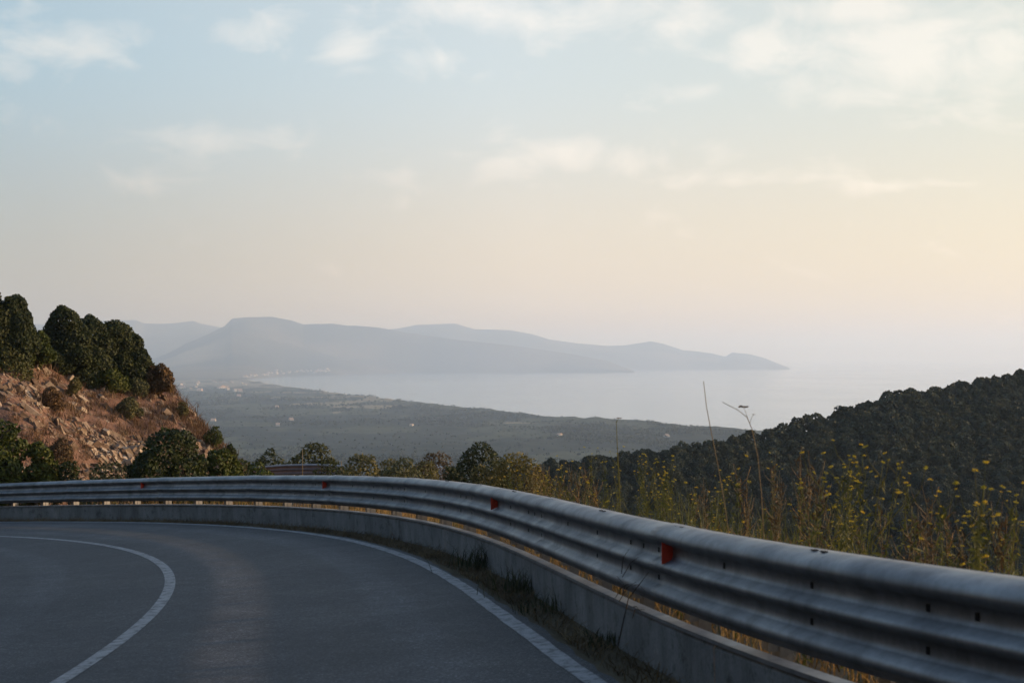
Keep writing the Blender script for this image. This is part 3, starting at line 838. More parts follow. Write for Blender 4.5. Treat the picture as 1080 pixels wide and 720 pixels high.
# angular stones and slabs lying in the broken ground
rs = np.random.RandomState(12)
def stones(n, seed):
    rs = np.random.RandomState(seed)
    wt = (rock_m[: int(NRW * 0.76)] ** 2).ravel() + 0.004; wt /= wt.sum()
    k = rs.choice(len(wt), n, p=wt)
    c = HS[: int(NRW * 0.76)].reshape(-1, 3)[k]
    base_ = np.array([[-1, -1, -1], [1, -1, -1], [1, 1, -1], [-1, 1, -1], [-1, -1, 1], [1, -1, 1], [1, 1, 1], [-1, 1, 1]], float)
    v = base_[None] * rs.uniform(0.55, 1.1, (n, 8, 3))
    sz = 0.05 + 0.22 * rs.uniform(0, 1, n) ** 5
    v = v * (np.stack([sz * rs.uniform(0.8, 1.7, n), sz * rs.uniform(0.6, 1.2, n), sz * rs.uniform(0.25, 0.6, n)], 1))[:, None, :]
    a = rs.normal(0.75, 0.35, n); b = rs.normal(0.3, 0.5, n)
    ca_, sa2 = np.cos(a), np.sin(a); cb, sb = np.cos(b), np.sin(b)
    x, y, z = v[..., 0], v[..., 1], v[..., 2]
    x, z = x * ca_[:, None] + z * sa2[:, None], -x * sa2[:, None] + z * ca_[:, None]
    x, y = x * cb[:, None] - y * sb[:, None], x * sb[:, None] + y * cb[:, None]
    V = np.stack([x, y, z], 2) + c[:, None, :] 
    f = np.array([(0, 3, 2, 1), (4, 5, 6, 7), (0, 1, 5, 4), (1, 2, 6, 5), (2, 3, 7, 6), (3, 0, 4, 7)])
    return V.reshape(-1, 3), (np.arange(n)[:, None, None] * 8 + f[None]).reshape(-1, 4)
m_, nt_, b_, o_ = new_mat('broken_stone')
g_ = N(nt_, 'ShaderNodeNewGeometry')
c_ = ramp(nt_, g_.outputs['Random Per Island'], [(0.0, (0.14, 0.095, 0.07)), (0.5, (0.23, 0.165, 0.12)), (0.85, (0.33, 0.255, 0.19)), (1.0, (0.44, 0.36, 0.28))])
c_ = mixc(nt_, 0.7, c_, ramp(nt_, noise(nt_, coord(nt_, 'Object'), 6.0, 4), [(0.3, g3(0.55)), (0.65, g3(1.15))]), 'MULTIPLY')
nt_.links.new(c_, b_.inputs['Base Color']); setp(b_, Roughness=0.95, Specular_IOR_Level=0.15)
v, f = stones(20000, 13)
rb = obj('rubble', mesh_np('rubble', v, f, m_)); tag(rb, 'pale angular broken stones covering the rocky hillside', 'rubble', kind='stuff')

# tufts of dry grass all over it
rs = np.random.RandomState(11)
def blades(roots, hts, rs, width=0.012, lean=0.35, nb=1):
    n = len(roots)
    a = rs.uniform(0, 2 * math.pi, n); ln = rs.normal(0, lean, (n, 2)) * hts[:, None]
    side = np.stack([np.cos(a), np.sin(a), np.zeros(n)], 1) * width * rs.uniform(0.6, 1.4, (n, 1))
    mid = roots + np.column_stack([ln * 0.35, hts * 0.55]); tip = roots + np.column_stack([ln, hts * rs.uniform(0.8, 1.0, n)])
    v = np.stack([roots - side, roots + side, mid + side * 0.7, mid - side * 0.7, mid - side * 0.7, mid + side * 0.7, tip + side * 0.12, tip - side * 0.12], 1)
    b = np.arange(n)[:, None] * 8
    return v.reshape(-1, 3), np.concatenate([b + np.array([[0, 1, 2, 3]]), b + np.array([[3, 2, 6, 7]])], 0)
ci = rs.randint(0, int(NRW * 0.8), 3800); cj = rs.randint(0, NC, 3800)
keep = rs.uniform(0, 1, 3800) > 0.25 + rock_m[ci, cj] * 1.2
ctr = HS[ci[keep], cj[keep]]
roots = np.repeat(ctr, 22, 0); roots = roots + np.column_stack([rs.normal(0, 0.16, (len(roots), 2)), np.full(len(roots), -0.05)])
v, f = blades(roots, rs.uniform(0.15, 0.5, len(roots)), rs, 0.014, 0.5)
tg = obj('hillside_grass', mesh_np('hillside_grass', v, f, M['dryred'])); tag(tg, 'dry reddish grass tufts scattered over the rocky hillside', 'grass', kind='stuff')

# --- trees along the top of the hillside -------------------------------------------
hill_trees = [
    (-70, 30, 303, 384, 84, 'tallest dark oak on the hilltop, cut by the photo edge', 'oak', 0.075, 22000, 101),
    (-16, 44, 314, 386, 82, 'round dark oak on the hilltop just left of the sky gap', 'oak', 0.075, 19000, 102),
    (44, 98, 325, 396, 78, 'rounded oak on the hilltop just right of the sky gap', 'oak', 0.075, 18000, 103),
    (60, 128, 335, 402, 76, 'broad dark oak in the middle of the hilltop row', 'oak', 0.075, 20000, 104),
    (86, 148, 340, 406, 74, 'domed oak second from the seaward end of the hilltop row', 'oak', 0.075, 20000, 105),
    (114, 162, 354, 410, 72, 'rounded oak at the seaward end of the hilltop row', 'oak', 0.07, 19000, 106),
]
for (x0, x1, yt, yb, d, lab, mk, sz, n, sd) in hill_trees:
    d = hill_depth(max(2, (x0 + x1) / 2), yb) + 1.0
    plant('oak_tree', x0, x1, yt, yb, d, lab, 'tree', M[mk], sz, n, sd, lobes=12, lift=0.1, fat=1.1, trunk=0.14, stems=2, group='oaks along the hilltop', inner=0.6, sink=1.0)
hill_shrubs = [
    (150, 184, 385, 416, 66, 'brownish shrub overhanging the seaward tip of the hilltop', 'rust', 0.07, 4200, 111),
    (96, 134, 390, 411, 69, 'low bright green shrub under the hilltop oaks', 'lush', 0.06, 3200, 112),
    (128, 158, 396, 412, 67, 'low green shrub beside the brownish one on the hilltop', 'olive', 0.06, 2600, 113),
    (18, 58, 350, 386, 78, 'light green shrub under the sky gap between the hilltop oaks', 'lush', 0.07, 4200, 114),
    (-20, 16, 340, 368, 82, 'green shrub at the foot of the tallest hilltop oak', 'olive', 0.07, 3500, 115),
    (124, 148, 419, 439, 58, 'round olive shrub alone on the upper rocky slope', 'olive', 0.05, 2600, 116),
    (40, 66, 408, 428, 62, 'dull brown-green shrub on the slope below the sky gap', 'rust', 0.05, 1800, 117),
    (70, 88, 398, 416, 66, 'small pale green shrub just under the slope crest', 'olive', 0.05, 1400, 118),
    (216, 234, 450, 474, 54, 'small green shrub on the seaward edge of the rocky slope', 'lush', 0.045, 1800, 119),
    (186, 200, 424, 438, 59, 'tiny olive shrub high on the seaward edge of the slope', 'olive', 0.045, 900, 120),
    (236, 250, 468, 484, 52, 'tiny dark shrub low on the seaward edge of the slope', 'mastic', 0.045, 900, 121),
    (52, 76, 462, 486, 52, 'half-dry shrub in the rocks left of the large bush', 'rust', 0.045, 1700, 122),
]
for (x0, x1, yt, yb, d, lab, mk, sz, n, sd) in hill_shrubs:
    d = hill_depth((x0 + x1) / 2, yb - 2)
    plant('shrub', x0, x1, yt, yb, d, lab, 'shrub', M[mk], sz, n, sd, lobes=7, lift=0.05, trunk=0.03, stems=3, group='shrubs on the rocky hillside', inner=0.5, sink=0.15)

# --- bushes behind the barrier -----------------------------------------------------------
bushes = [
    (-40, 30, 446, 520, 42, 'bright leafy bush at the photo edge behind the guardrail', 'lush', 0.075, 5200, 131, 8),
    (18, 64, 468, 520, 42.5, 'smaller leafy bush beside the bright one at the photo edge', 'lush', 0.075, 3200, 132, 7),
    (50, 96, 487, 524, 43, 'low dark green bush between the leafy bushes and the rocks', 'mastic', 0.06, 1600, 133, 6),
    (86, 146, 488, 524, 41, 'low yellowish bush beside the large dark bush', 'olive', 0.05, 2600, 134, 7),
    (131, 222, 455, 522, 42, 'largest dark green bush standing before the rocky slope', 'mastic', 0.065, 11000, 135, 11),
    (206, 260, 475, 520, 43, 'light green bush joined to the right of the large dark bush', 'lush', 0.06, 4800, 136, 8),
    (250, 298, 489, 522, 44, 'low green bush at the seaward foot of the rocky slope', 'lush', 0.055, 2200, 137, 6),
    (246, 312, 475, 514, 92, 'low dark tree behind the lower road guardrail', 'oak', 0.11, 3600, 138, 7),
    (288, 366, 469, 514, 90, 'wide dark tree standing over the lower road guardrail', 'oak', 0.11, 5200, 139, 9),
    (346, 420, 481, 524, 52, 'pale olive bush right of the lower road guardrail', 'olive', 0.06, 4400, 140, 8),
    (392, 452, 484, 524, 50, 'second pale olive bush beside the brown one', 'olive', 0.06, 3600, 141, 8),
    (428, 490, 479, 520, 60, 'reddish brown bush between the olive and domed bushes', 'rust', 0.065, 3600, 142, 8),
    (318, 392, 488, 524, 57, 'low dark green bush before the right end of the lower road guardrail', 'mastic', 0.06, 4200, 151, 9),
    (372, 442, 486, 524, 56, 'broad low olive bush behind the two pale olive bushes', 'olive', 0.06, 5000, 152, 9),
    (412, 476, 487, 524, 54, 'low brownish olive bush before the reddish brown bush', 'golden', 0.055, 4600, 153, 9),
    (226, 276, 486, 524, 46, 'small dark bush squeezed between the light green and low green bushes', 'mastic', 0.055, 2600, 154, 7),
    (458, 548, 469, 530, 46, 'tall dark domed bush behind the golden domed bush', 'oak', 0.055, 9500, 143, 10),
    (474, 600, 482, 556, 33, 'golden green domed bush at the bend behind the guardrail', 'golden', 0.04, 14000, 144, 11),
]
for (x0, x1, yt, yb, d, lab, mk, sz, n, sd, lb) in bushes:
    plant('bush' if 'tree' not in lab else 'dark_tree', x0, x1, yt, yb, d, lab, 'bush' if 'tree' not in lab else 'tree', M[mk], sz, n, sd, lobes=lb, lift=0.12, trunk=0.05, stems=3, inner=0.6, sink=1.4, group='bushes behind the guardrail')

# --- the wood on the right-hand hill ------------------------------------------------------
protos = []
for k in range(5):
    rs = np.random.RandomState(200 + k)
    w = 3.7; h = [3.4, 3.0, 3.7, 2.9, 3.3][k]
    L = lobes_for(w, h, rs, 8 + k % 3, 0.8, 0.28)
    protos.append((foliage_mesh('crown', L, 1500, 0.18, M['wood'], rs, 0.66, 0.7), trunk_mesh('trunk', h, rs, w, 0.13, 1, L[:5]),
                   crown_points(L, 330, rs, 0.7)))
rs = np.random.RandomState(31)
cand_u = rs.uniform(-0.03, 0.42, 60000); cand_y = rs.uniform(120, 365, 60000)
rdist = np.interp(cand_u, _ru, _rd)
okk = (cand_y < rdist + 14) & (cand_y > rdist - 145)
cu_, cy_ = cand_u[okk], cand_y[okk]
pr_ = cy_ / 365.0; okk = rs.uniform(0, 1, len(cy_)) < pr_
cu_, cy_ = cu_[okk], cy_[okk]
CXw = cu_ * cy_
grid, sel = {}, []
for a_, b_ in zip(CXw, cy_):
    gi, gj = int(a_ // 2.65), int(b_ // 2.65)
    if any((a_ - p0) ** 2 + (b_ - p1) ** 2 < 2.65 ** 2 for di in (-1, 0, 1) for dj in (-1, 0, 1) for (p0, p1) in grid.get((gi + di, gj + dj), ())):
        continue
    grid.setdefault((gi, gj), []).append((a_, b_)); sel.append((a_, b_))
sel = np.array(sel)
sz_ = ground_z(sel[:, 0], sel[:, 1])
vy = HY + (EYE - sz_ - 3.5) / sel[:, 1] * F           # row where its top is seen
vx = CX + sel[:, 0] / sel[:, 1] * F
railrow = np.interp(vx, [480, 540, 600, 660, 720, 810, 900, 990, 1080], [509, 519, 532, 544, 554, 567, 581, 593, 608])
vis = (vy < railrow - 2) & (vx > 500) & (vx < 1095) & (sel[:, 1] < np.interp(vx, _ru * F + CX, _rd) + 6)
order = np.argsort(np.where(vis, sel[:, 1], 1e6))
solo = set(order[:300].tolist()) if vis.sum() > 300 else set(np.where(vis)[0].tolist())
print('wood trees', len(sel), 'visible', int(vis.sum()), 'solo', len(solo))
leftv, leftf, nb_ = [], [], 0
for k in range(len(sel)):
    X, Y = sel[k]; z = sz_[k] - 0.25
    pi = rs.randint(5); sc_ = rs.uniform(0.85, 1.1); rz_ = rs.uniform(0, 6.28); hz = sc_ * rs.uniform(0.85, 1.15)
    if k in solo:
        e = empty('evergreen_tree', (X, Y, z), rz_); e.scale = (sc_, sc_, hz)
        tag(e, 'small dark round-crowned evergreen in the wood covering the right-hand hill', 'tree', 'evergreens of the wood on the right-hand hill')
        obj('crown', protos[pi][0], e); obj('trunk', protos[pi][1], e)
    elif vis[k] or Y > 150:
        p, d = protos[pi][2]
        c_, s_ = math.cos(rz_), math.sin(rz_)
        q = np.stack([(p[:, 0] * c_ - p[:, 1] * s_) * sc_, (p[:, 0] * s_ + p[:, 1] * c_) * sc_, p[:, 2] * hz], 1) + [X, Y, z]
        v, f = leaf_quads(q, d, 0.36, rs, 0.7)
        leftv.append(v); leftf.append(f + nb_); nb_ += len(v)
wd = obj('woodland', mesh_np('woodland', np.concatenate(leftv), np.concatenate(leftf), M['wood']))
tag(wd, 'dense dark evergreen wood filling in the rest of the right-hand hill', 'woodland', kind='stuff')

# --- lower road and its guardrail ----------------------------------------------------------
def lower_rail(pixels, label):
    p3 = np.array([P(*q) for q in pixels])
    e = empty('guardrail', tuple(p3[0] - [0, 0, 0.9])); tag(e, label, 'guardrail', 'guardrails of the lower road')
    o0 = np.array(e.location)
    mb = MB()
    t = np.linspace(0, 1, 24); tp = np.linspace(0, 1, len(p3))
    ln = np.stack([np.interp(t, tp, p3[:, k]) for k in range(3)], 1)
    T = np.gradient(ln, axis=0); T[:, 2] = 0; T /= np.linalg.norm(T, axis=1)[:, None]
    Nn = np.stack([T[:, 1], -T[:, 0], np.zeros(len(t))], 1)
    if (Nn.mean(0) * np.array([0, -1, 0])).sum() < 0: Nn = -Nn
    fr = np.array(front)[::2]
    for seg_ in (fr,):
        L = len(seg_); vs = []
        lp = np.concatenate([seg_, (seg_ + [-0.006, 0])[::-1]])
        for j in range(len(t)):
            for n_, h_ in lp: vs.append(ln[j] + Nn[j] * n_ + [0, 0, h_ - 0.75] - o0)
        LL = len(lp); fs = []
        for j in range(len(t) - 1):
            for q in range(LL): fs.append((j * LL + q, (j + 1) * LL + q, (j + 1) * LL + (q + 1) % LL, j * LL + (q + 1) % LL))
        fs.append(tuple(range(LL))); fs.append(tuple((len(t) - 1) * LL + q for q in range(LL))[::-1])
        mb.add(vs, fs)
    mb.build('rail_beam', M['steel_far'], e)
    for j in range(1, len(t), 4):
        pm = MB(); pm.box(ln[j] - Nn[j] * 0.2 - o0 - [0, 0, 0.6], T[j] * 0.05, Nn[j] * 0.05, np.array([0, 0, 0.8])); pm.build('post', M['post'], e)
lower_rail([(262, 497, 78), (300, 494.5, 75), (340, 494, 73), (362, 496, 71)], 'grey steel guardrail of the lower road below the wide dark tree')
lower_rail([(446, 495, 70), (455, 494.5, 68), (462, 497, 65), (466, 501, 62)], 'short curved bit of guardrail showing between olive and brown bushes')

# ------------------------------------------------------------------ weeds and grass along the barrier
def far_grass(n, s0, s1, n0, n1, hmin, hmax, mat, name, label, seed, width, lean, clump=0.0):
    rs = np.random.RandomState(seed)
    s = rs.uniform(s0, s1, n); d = n0 + (n1 - n0) * rs.uniform(0, 1, n) ** 1.2
    if clump:
        cl_ = vnoise(s * clump, d * clump, seed); k = rs.uniform(0, 1, n) < sstep(0.25, 0.65, cl_) + 0.12; s, d = s[k], d[k]
    p = off(s, -d, 0.0)
    z = ground_z(p[:, 0], p[:, 1]); p[:, 2] = z - 0.03
    h = rs.uniform(hmin, hmax, len(s)) * (0.6 + 0.8 * vnoise(s * 0.8, d * 0.8, seed + 3))
    v, f = blades(p, h, rs, width, lean)
    o = obj(name, mesh_np(name, v, f, mat)); tag(o, label, 'grass', kind='stuff')
    return o
far_grass(9000, S0 - 8, S0 + SMAX + 10, 0.5, 2.0, 0.12, 0.44, M['dry'], 'dry_grass', 'short dry golden grass at the foot of the guardrail posts', 41, 0.006, 0.35)
far_grass(5000, S0 - 8, S0 + SMAX + 10, 1.2, 4.6, 0.18, 0.52, M['dry'], 'dry_grass', 'taller dry golden grass on the bank below the road', 45, 0.006, 0.28)
far_grass(3200, S0 + 1, S0 + 20, 0.9, 3.6, 0.4, 0.95, M['stalk'], 'green_grass', 'thin green grass stems among the weeds behind the guardrail', 42, 0.0045, 0.22, 0.9)
# verge between edge line and wall
rs = np.random.RandomState(43)
n = 16000
s = rs.uniform(S0 - 5, S0 + SMAX + 6, n)
fr_ = rs.uniform(0, 1, n) ** 0.7
nn_ = 0.02 + (edge_off(s) - 0.16 - 0.02) * fr_
keep = rs.uniform(0, 1, n) < 0.35 + 0.65 * sstep(0.3, 0.6, vnoise(s * 1.6, nn_ * 4, 8))
s, nn_ = s[keep], nn_[keep]
p = off(s, nn_, -0.03)
v, f = blades(p, rs.uniform(0.03, 0.13, len(s)), rs, 0.004, 1.1)
vg = obj('verge_grass', mesh_np('verge_grass', v, f, M['verge'])); tag(vg, 'flattened dry grass and straw on the verge below the low wall', 'grass', kind='stuff')

# green tufts rooted at the wall
def tuft(x, y, label, seed, hmax, n=150, mat='stalk', spread=0.12):
    rs = np.random.RandomState(seed)
    g = G(x, y); foot = np.array([g[0], g[1], road_z(*g)])
    rt = np.column_stack([rs.normal(0, spread, n), rs.normal(0, spread, n), np.full(n, -0.03)])
    v, f = blades(rt, rs.uniform(0.3, 1.0, n) * hmax, rs, 0.005, 0.3)
    o = empty('grass_tuft', tuple(foot)); obj('leaves', mesh_np('leaves', v, f, M[mat]), o); tag(o, label, 'grass tuft', 'tufts growing along the foot of the low wall')
M['dusty'] = mk_foliage('dusty_green', (0.035, 0.045, 0.022), (0.055, 0.065, 0.03), (0.085, 0.09, 0.045), 2.0, 0.2)
tuft(507, 598, 'dark straggly tuft at the wall foot below the second reflector', 51, 0.42, 220, 'dusty', 0.16)
tuft(560, 622, 'thickest green tuft against the low wall', 52, 0.32, 320, 'dusty', 0.22)
tuft(590, 640, 'low green tuft just nearer than the thickest one', 53, 0.22, 200, 'dusty', 0.18)
tuft(650, 676, 'small sparse tuft at the wall foot nearest the camera', 54, 0.16, 110, 'dusty', 0.14)
tuft(430, 566, 'small dry tuft at the far wall foot', 55, 0.16, 90, 'verge', 0.14)

# yellow-flowered weeds: stem, side stems, leaves and separate flower heads
def weed_proto(seed, h, branches, mat, leafmat, flowered=True):
    rs = np.random.RandomState(seed)
    st = MB(); heads = []
    lean = rs.normal(0, 0.08, 2) * h
    axis = [np.array([lean[0] * (t ** 1.6) + rs.normal(0, 0.006), lean[1] * (t ** 1.6) + rs.normal(0, 0.006), h * t]) for t in np.linspace(0, 1, 8)]
    st.tube([axis[0] - [0, 0, 0.08]] + axis, [0.0042] + list(np.linspace(0.0042, 0.0016, 8)), 5)
    heads.append((axis[-1], rs.uniform(0.8, 1.2)))
    for b in range(branches):
        t = rs.uniform(0.45, 0.95); k = t * 7; i0 = int(k); fr = k - i0
        p0 = axis[i0] * (1 - fr) + axis[min(i0 + 1, 7)] * fr
        a = b * 2.4 + rs.uniform(-0.5, 0.5); l = h * rs.uniform(0.10, 0.26) * (1.25 - t * 0.6)
        p1 = p0 + np.array([math.cos(a) * l * 0.45, math.sin(a) * l * 0.45, l * 0.45]); p2 = p0 + np.array([math.cos(a) * l * 0.65, math.sin(a) * l * 0.65, l])
        st.tube([p0, p1, p2], [0.0024, 0.0019, 0.0013], 4)
        heads.append((p2, rs.uniform(0.6, 1.1)))
    stem = st.mesh('stem', mat, True)
    pos, nr_ = [], []
    for t in np.linspace(0.06, 0.9, 26):
        k = t * 7; i0 = int(k); fr = k - i0
        p0 = axis[i0] * (1 - fr) + axis[min(i0 + 1, 7)] * fr
        for _ in range(3):
            a = rs.uniform(0, 6.28); rr_ = rs.uniform(0.02, 0.07) * (1.3 - t)
            pos.append(p0 + [math.cos(a) * rr_, math.sin(a) * rr_, rr_ * 0.6]); nr_.append([math.cos(a), math.sin(a), 0.6])
    v, f = leaf_quads(np.array(pos), np.array(nr_), 0.028, rs, 0.22)
    return stem, mesh_np('leaves', v, f, leafmat), heads
def flower_mesh(seed, mat, rad=0.030, n=46):
    rs = np.random.RandomState(seed)
    d = rs.normal(0, 1, (n, 3)); d[:, 2] = np.abs(d[:, 2]) * 0.5; d /= np.linalg.norm(d, axis=1)[:, None]
    p = d * rad * rs.uniform(0.3, 1.0, (n, 1)) * [1.15, 1.15, 0.7]
    v, f = leaf_quads(p, d, 0.009, rs, 0.7)
    return mesh_np('flower_head', v, f, mat)
FL = [flower_mesh(60 + k, M['yellow'], 0.026 + 0.005 * k) for k in range(3)]
DR = [flower_mesh(70 + k, M['umber'], 0.022) for k in range(2)]
wp = [weed_proto(80 + k, 1.0, 5 + k, M['stalk'] if k < 4 else M['straw'], M['stalk'] if k < 4 else M['rust']) for k in range(6)]
rs = np.random.RandomState(90)
def weed(kind, s, d, h, label, group, rz=None, name='flowering_weed'):
    p = off(np.array(s), -d, 0.0); p[2] = ground_z(p[0], p[1]) - 0.02
    e = empty(name, tuple(p), rs.uniform(0, 6.28) if rz is None else rz)
    sc_ = h; e.scale = (0.55 + 0.45 * sc_, 0.55 + 0.45 * sc_, sc_)
    tag(e, label, 'weed', group)
    stem, lv, hd = wp[kind]
    obj('stem', stem, e); obj('leaves', lv, e)
    for q, (pp, fs_) in enumerate(hd):
        fm_ = FL[q % 3] if kind < 4 else DR[q % 2]
        fo = obj('flower_head', fm_, e, tuple(pp)); k = fs_ * (0.55 if kind >= 4 else 1.0)
        k *= 0.46; fo.scale = (k, k, k * 1.0 / max(sc_, 0.5) * (0.55 + 0.45 * sc_)); fo.rotation_euler = (rs.uniform(-0.4, 0.4), rs.uniform(-0.4, 0.4), rs.uniform(0, 6))
# tops seen along the barrier: (column, highest row)
env_x = [560, 600, 640, 660, 700, 740, 790, 830, 860, 900, 950, 1000, 1050, 1090]
env_y = [500, 484, 470, 462, 488, 500, 490, 470, 462, 478, 490, 496, 510, 520]
ss_ = np.arange(S0 - 6, S0 + 24, 0.02)
def s_for_column(x, d):
    p = off(ss_, -d, 0.0)
    u_ = CX + p[:, 0] / np.maximum(p[:, 1], 0.5) * F
    return float(ss_[np.abs(u_ - x).argmin()])
nw = 0
for k in range(90):
    x = rs.uniform(558, 1085) if k < 78 else rs.uniform(572, 712)
    d = rs.uniform(0.45, 3.4)
    s = s_for_column(x, d)
    p = off(np.array(s), -d, 0.0); gz = ground_z(p[0], p[1])
    row = np.interp(x, env_x, env_y) + abs(rs.normal(0, 1)) * 26
    top = EYE - (row - HY) / F * p[1]
    h = float(np.clip(top - gz, 0.75, 2.3))
    dryk = rs.uniform(0, 1) < (0.3 if x < 760 else 0.5)
    kind = rs.randint(4, 6) if dryk else rs.randint(0, 4)
    weed(kind, s, d, h, 'thin brown dried-out weed stalk growing behind the guardrail' if dryk else 'thin green weed with yellow flower heads growing behind the guardrail',
         'dried weeds behind the guardrail' if dryk else 'yellow-flowered weeds behind the guardrail', name='dry_weed' if dryk else 'flowering_weed')
    nw += 1
for k in range(14):      # lower ones at the bend, before the golden bush
    x = rs.uniform(540, 620); d = rs.uniform(0.4, 2.0); s = s_for_column(x, d)
    weed(rs.randint(0, 6), s, d, rs.uniform(0.9, 1.3), 'short mixed weed at the bend before the golden domed bush', 'short weeds before the golden bush')

# the tall bare stalk, the dry umbel and a few singular stems
def stalk(px, d_, label, mat, r0=0.006, umbel=None, name='tall_stalk', cat='plant stalk'):
    pts_ = [P(x, y, d_) for x, y in px]
    o0 = pts_[0].copy(); gz = ground_z(o0[0], o0[1]); o0[2] = gz
    e = empty(name, tuple(o0)); tag(e, label, cat)
    mb = MB(); rel_ = [np.array([0, 0, -0.05])] + [p - o0 for p in pts_]
    mb.tube(rel_, list(np.linspace(r0, r0 * 0.55, len(rel_))), 6); mb.build('stem', mat, e, True)
    if umbel:
        for (ux, uy, bx, by, sc_) in umbel:
            a, b = P(bx, by, d_) - o0, P(ux, uy, d_) - o0
            t_ = MB(); t_.tube([a, (a + b) / 2 + [0, 0.01, 0.01], b], [r0 * 0.5, r0 * 0.4, r0 * 0.3], 5); t_.build('branch', mat, e, True)
            if sc_:
                fo = obj('flower_head', DR[0], e, tuple(b)); fo.scale = (1.6 * sc_, 1.6 * sc_, 0.9 * sc_)
stalk([(768, 560), (764, 530), (757, 490), (750, 455), (745, 428), (742, 402)], 11.0, 'tall bare straw-coloured stalk rising above the sea, highest of all the weeds', M['straw'], 0.0048)
stalk([(806, 575), (803, 520), (799, 480), (793, 452), (788, 440), (778, 432), (762, 424)], 10.5, 'arching dry stalk with a brown seed umbel left of the right-hand hill', M['straw'], 0.0042,
      umbel=[(784, 429, 789, 442, 1.0), (795, 437, 791, 446, 0.3)])
stalk([(654, 545), (653, 505), (651, 470), (650, 444)], 13.5, 'tall thin green stem topping the yellow weeds, against the far plain', M['stalk'], 0.006, umbel=[(653, 441, 650, 446, 0.7)])
stalk([(319, 512), (319, 495), (319, 473)], 60, 'orange dry reed standing before the lower road guardrail', M['straw'], 0.025)
stalk([(361, 512), (360, 500), (360, 486)], 56, 'short orange dry reed beside the pale olive bush', M['straw'], 0.025)
# a dead twig caught on the rail
def twig():
    rs = np.random.RandomState(5)
    s = s_of_y(10.4); c = off(np.array(s), 0.085, 0.52)
    e = empty('dead_branch', tuple(c)); tag(e, 'dead bare twig leaning on the guardrail left of the nearest red reflector', 'branch')
    X, Y, tx, ty = path_at(np.array(s)); T = np.array([-tx, -ty, 0]); Nn = np.array([-ty, tx, 0])
    mb = MB()
    for k in range(9):
        a0 = T * rs.uniform(-0.6, 0.3) + np.array([0, 0, rs.uniform(-0.22, 0.1)])
        b0 = a0 + T * rs.uniform(0.15, 0.5) + np.array([0, 0, rs.uniform(-0.1, 0.24)])
        mb.tube([a0, (a0 + b0) / 2 + Nn * rs.uniform(0, 0.03) + [0, 0, 0.03], b0], [0.0035, 0.0028, 0.0012], 4)
    root = T * -0.5 + np.array([0, 0, -0.5]); mb.tube([root, T * -0.2 + np.array([0, 0, -0.1]), T * 0.35 + np.array([0, 0, 0.18])], [0.005, 0.004, 0.002], 5)
    mb.build('twigs', M['bark'], e, True)
twig()

# ------------------------------------------------------------------ pale buildings far off on the plain and along the shore
def house_mesh(w, l, h):
    b = MB(); b.box((0, 0, h / 2), (w / 2, 0, 0), (0, l / 2, 0), (0, 0, h / 2))
    rf = MB(); e = 0.5; y0, y1 = -l / 2 - e, l / 2 + e; x0, x1 = -w / 2 - e, w / 2 + e; k = w * 0.22
    rf.add([(x0, y0, h + 0.02), (x1, y0, h + 0.02), (x1, y1, h + 0.02), (x0, y1, h + 0.02), (0, y0, h + k), (0, y1, h + k)],
           [(0, 3, 2, 1), (0, 1, 4), (1, 2, 5, 4), (2, 3, 5), (3, 0, 4, 5)])
    return b.mesh('wall', M['wall']), rf.mesh('roof', M['tile'])
hm = [house_mesh(16, 12, 6), house_mesh(30, 14, 7), house_mesh(22, 18, 10), house_mesh(60, 24, 7)]
def house(x, y, k, label, group, rz=0.3, d=None, sc=1.0):
    u_ = (x - CX) / F
    if d is None:
        ds = np.geomspace(1300, 14000, 500); zt = ground_z(u_ * ds, ds); rows_ = HY + (EYE - zt) / ds * F
        okd = np.where(rows_ >= y)[0]; d = float(ds[okd[-1]]) if len(okd) else 8000.0
    z = ground_z(u_ * d, d)
    sc *= 0.72; e = empty('house', (u_ * d, d, z - 1.0), rz); e.scale = (sc, sc, sc)
    tag(e, label, 'building', group)
    obj('wall', hm[k][0], e); obj('roof', hm[k][1], e)
rs = np.random.RandomState(15)
town = 'white houses of the town at the head of the bay'
for k in range(60):
    t = rs.uniform(0, 1)
    x = 258 + 92 * t; y = np.interp(x, [258, 290, 350], [398.5, 395.0, 392.0]) - abs(rs.normal(0, 1.6)) - 0.5
    house(x, y, rs.randint(0, 3), 'tiny pale house in the town along the far shore', town, rs.uniform(0, 3), sc=rs.uniform(0.8, 1.4))
for k in range(26):
    x = rs.uniform(190, 262); y = rs.uniform(400, 413)
    house(x, y, rs.randint(0, 4), 'tiny pale building inland of the bay head', 'pale buildings inland of the bay head', rs.uniform(0, 3), sc=rs.uniform(0.7, 1.2))
for x, y, k, sc, lab in ((225, 444, 3, 0.55, 'long white farm shed on the plain just right of the rocky hill'), (307, 443, 3, 0.5, 'white farm building alone in the middle of the plain'),
                     (252, 418, 3, 0.8, 'pale shed on the plain below the bay head'), (292, 430, 3, 0.6, 'pale farm buildings below the curve of the beach'), (293, 449, 1, 0.8, 'low pale shed lowest on the left of the plain'),
                     (527, 437, 1, 0.7, 'small pale house near the shore in mid plain'), (590, 459, 1, 0.6, 'small pale house on the plain below the shore, right of middle'), (434, 449, 1, 0.6, 'small pale house on the middle of the plain'), (703, 460, 1, 0.6, 'small pale house near the shore above the wood')):
    house(x, y, k, lab, None, 1.5 + rs.uniform(-0.5, 0.5), sc=sc)

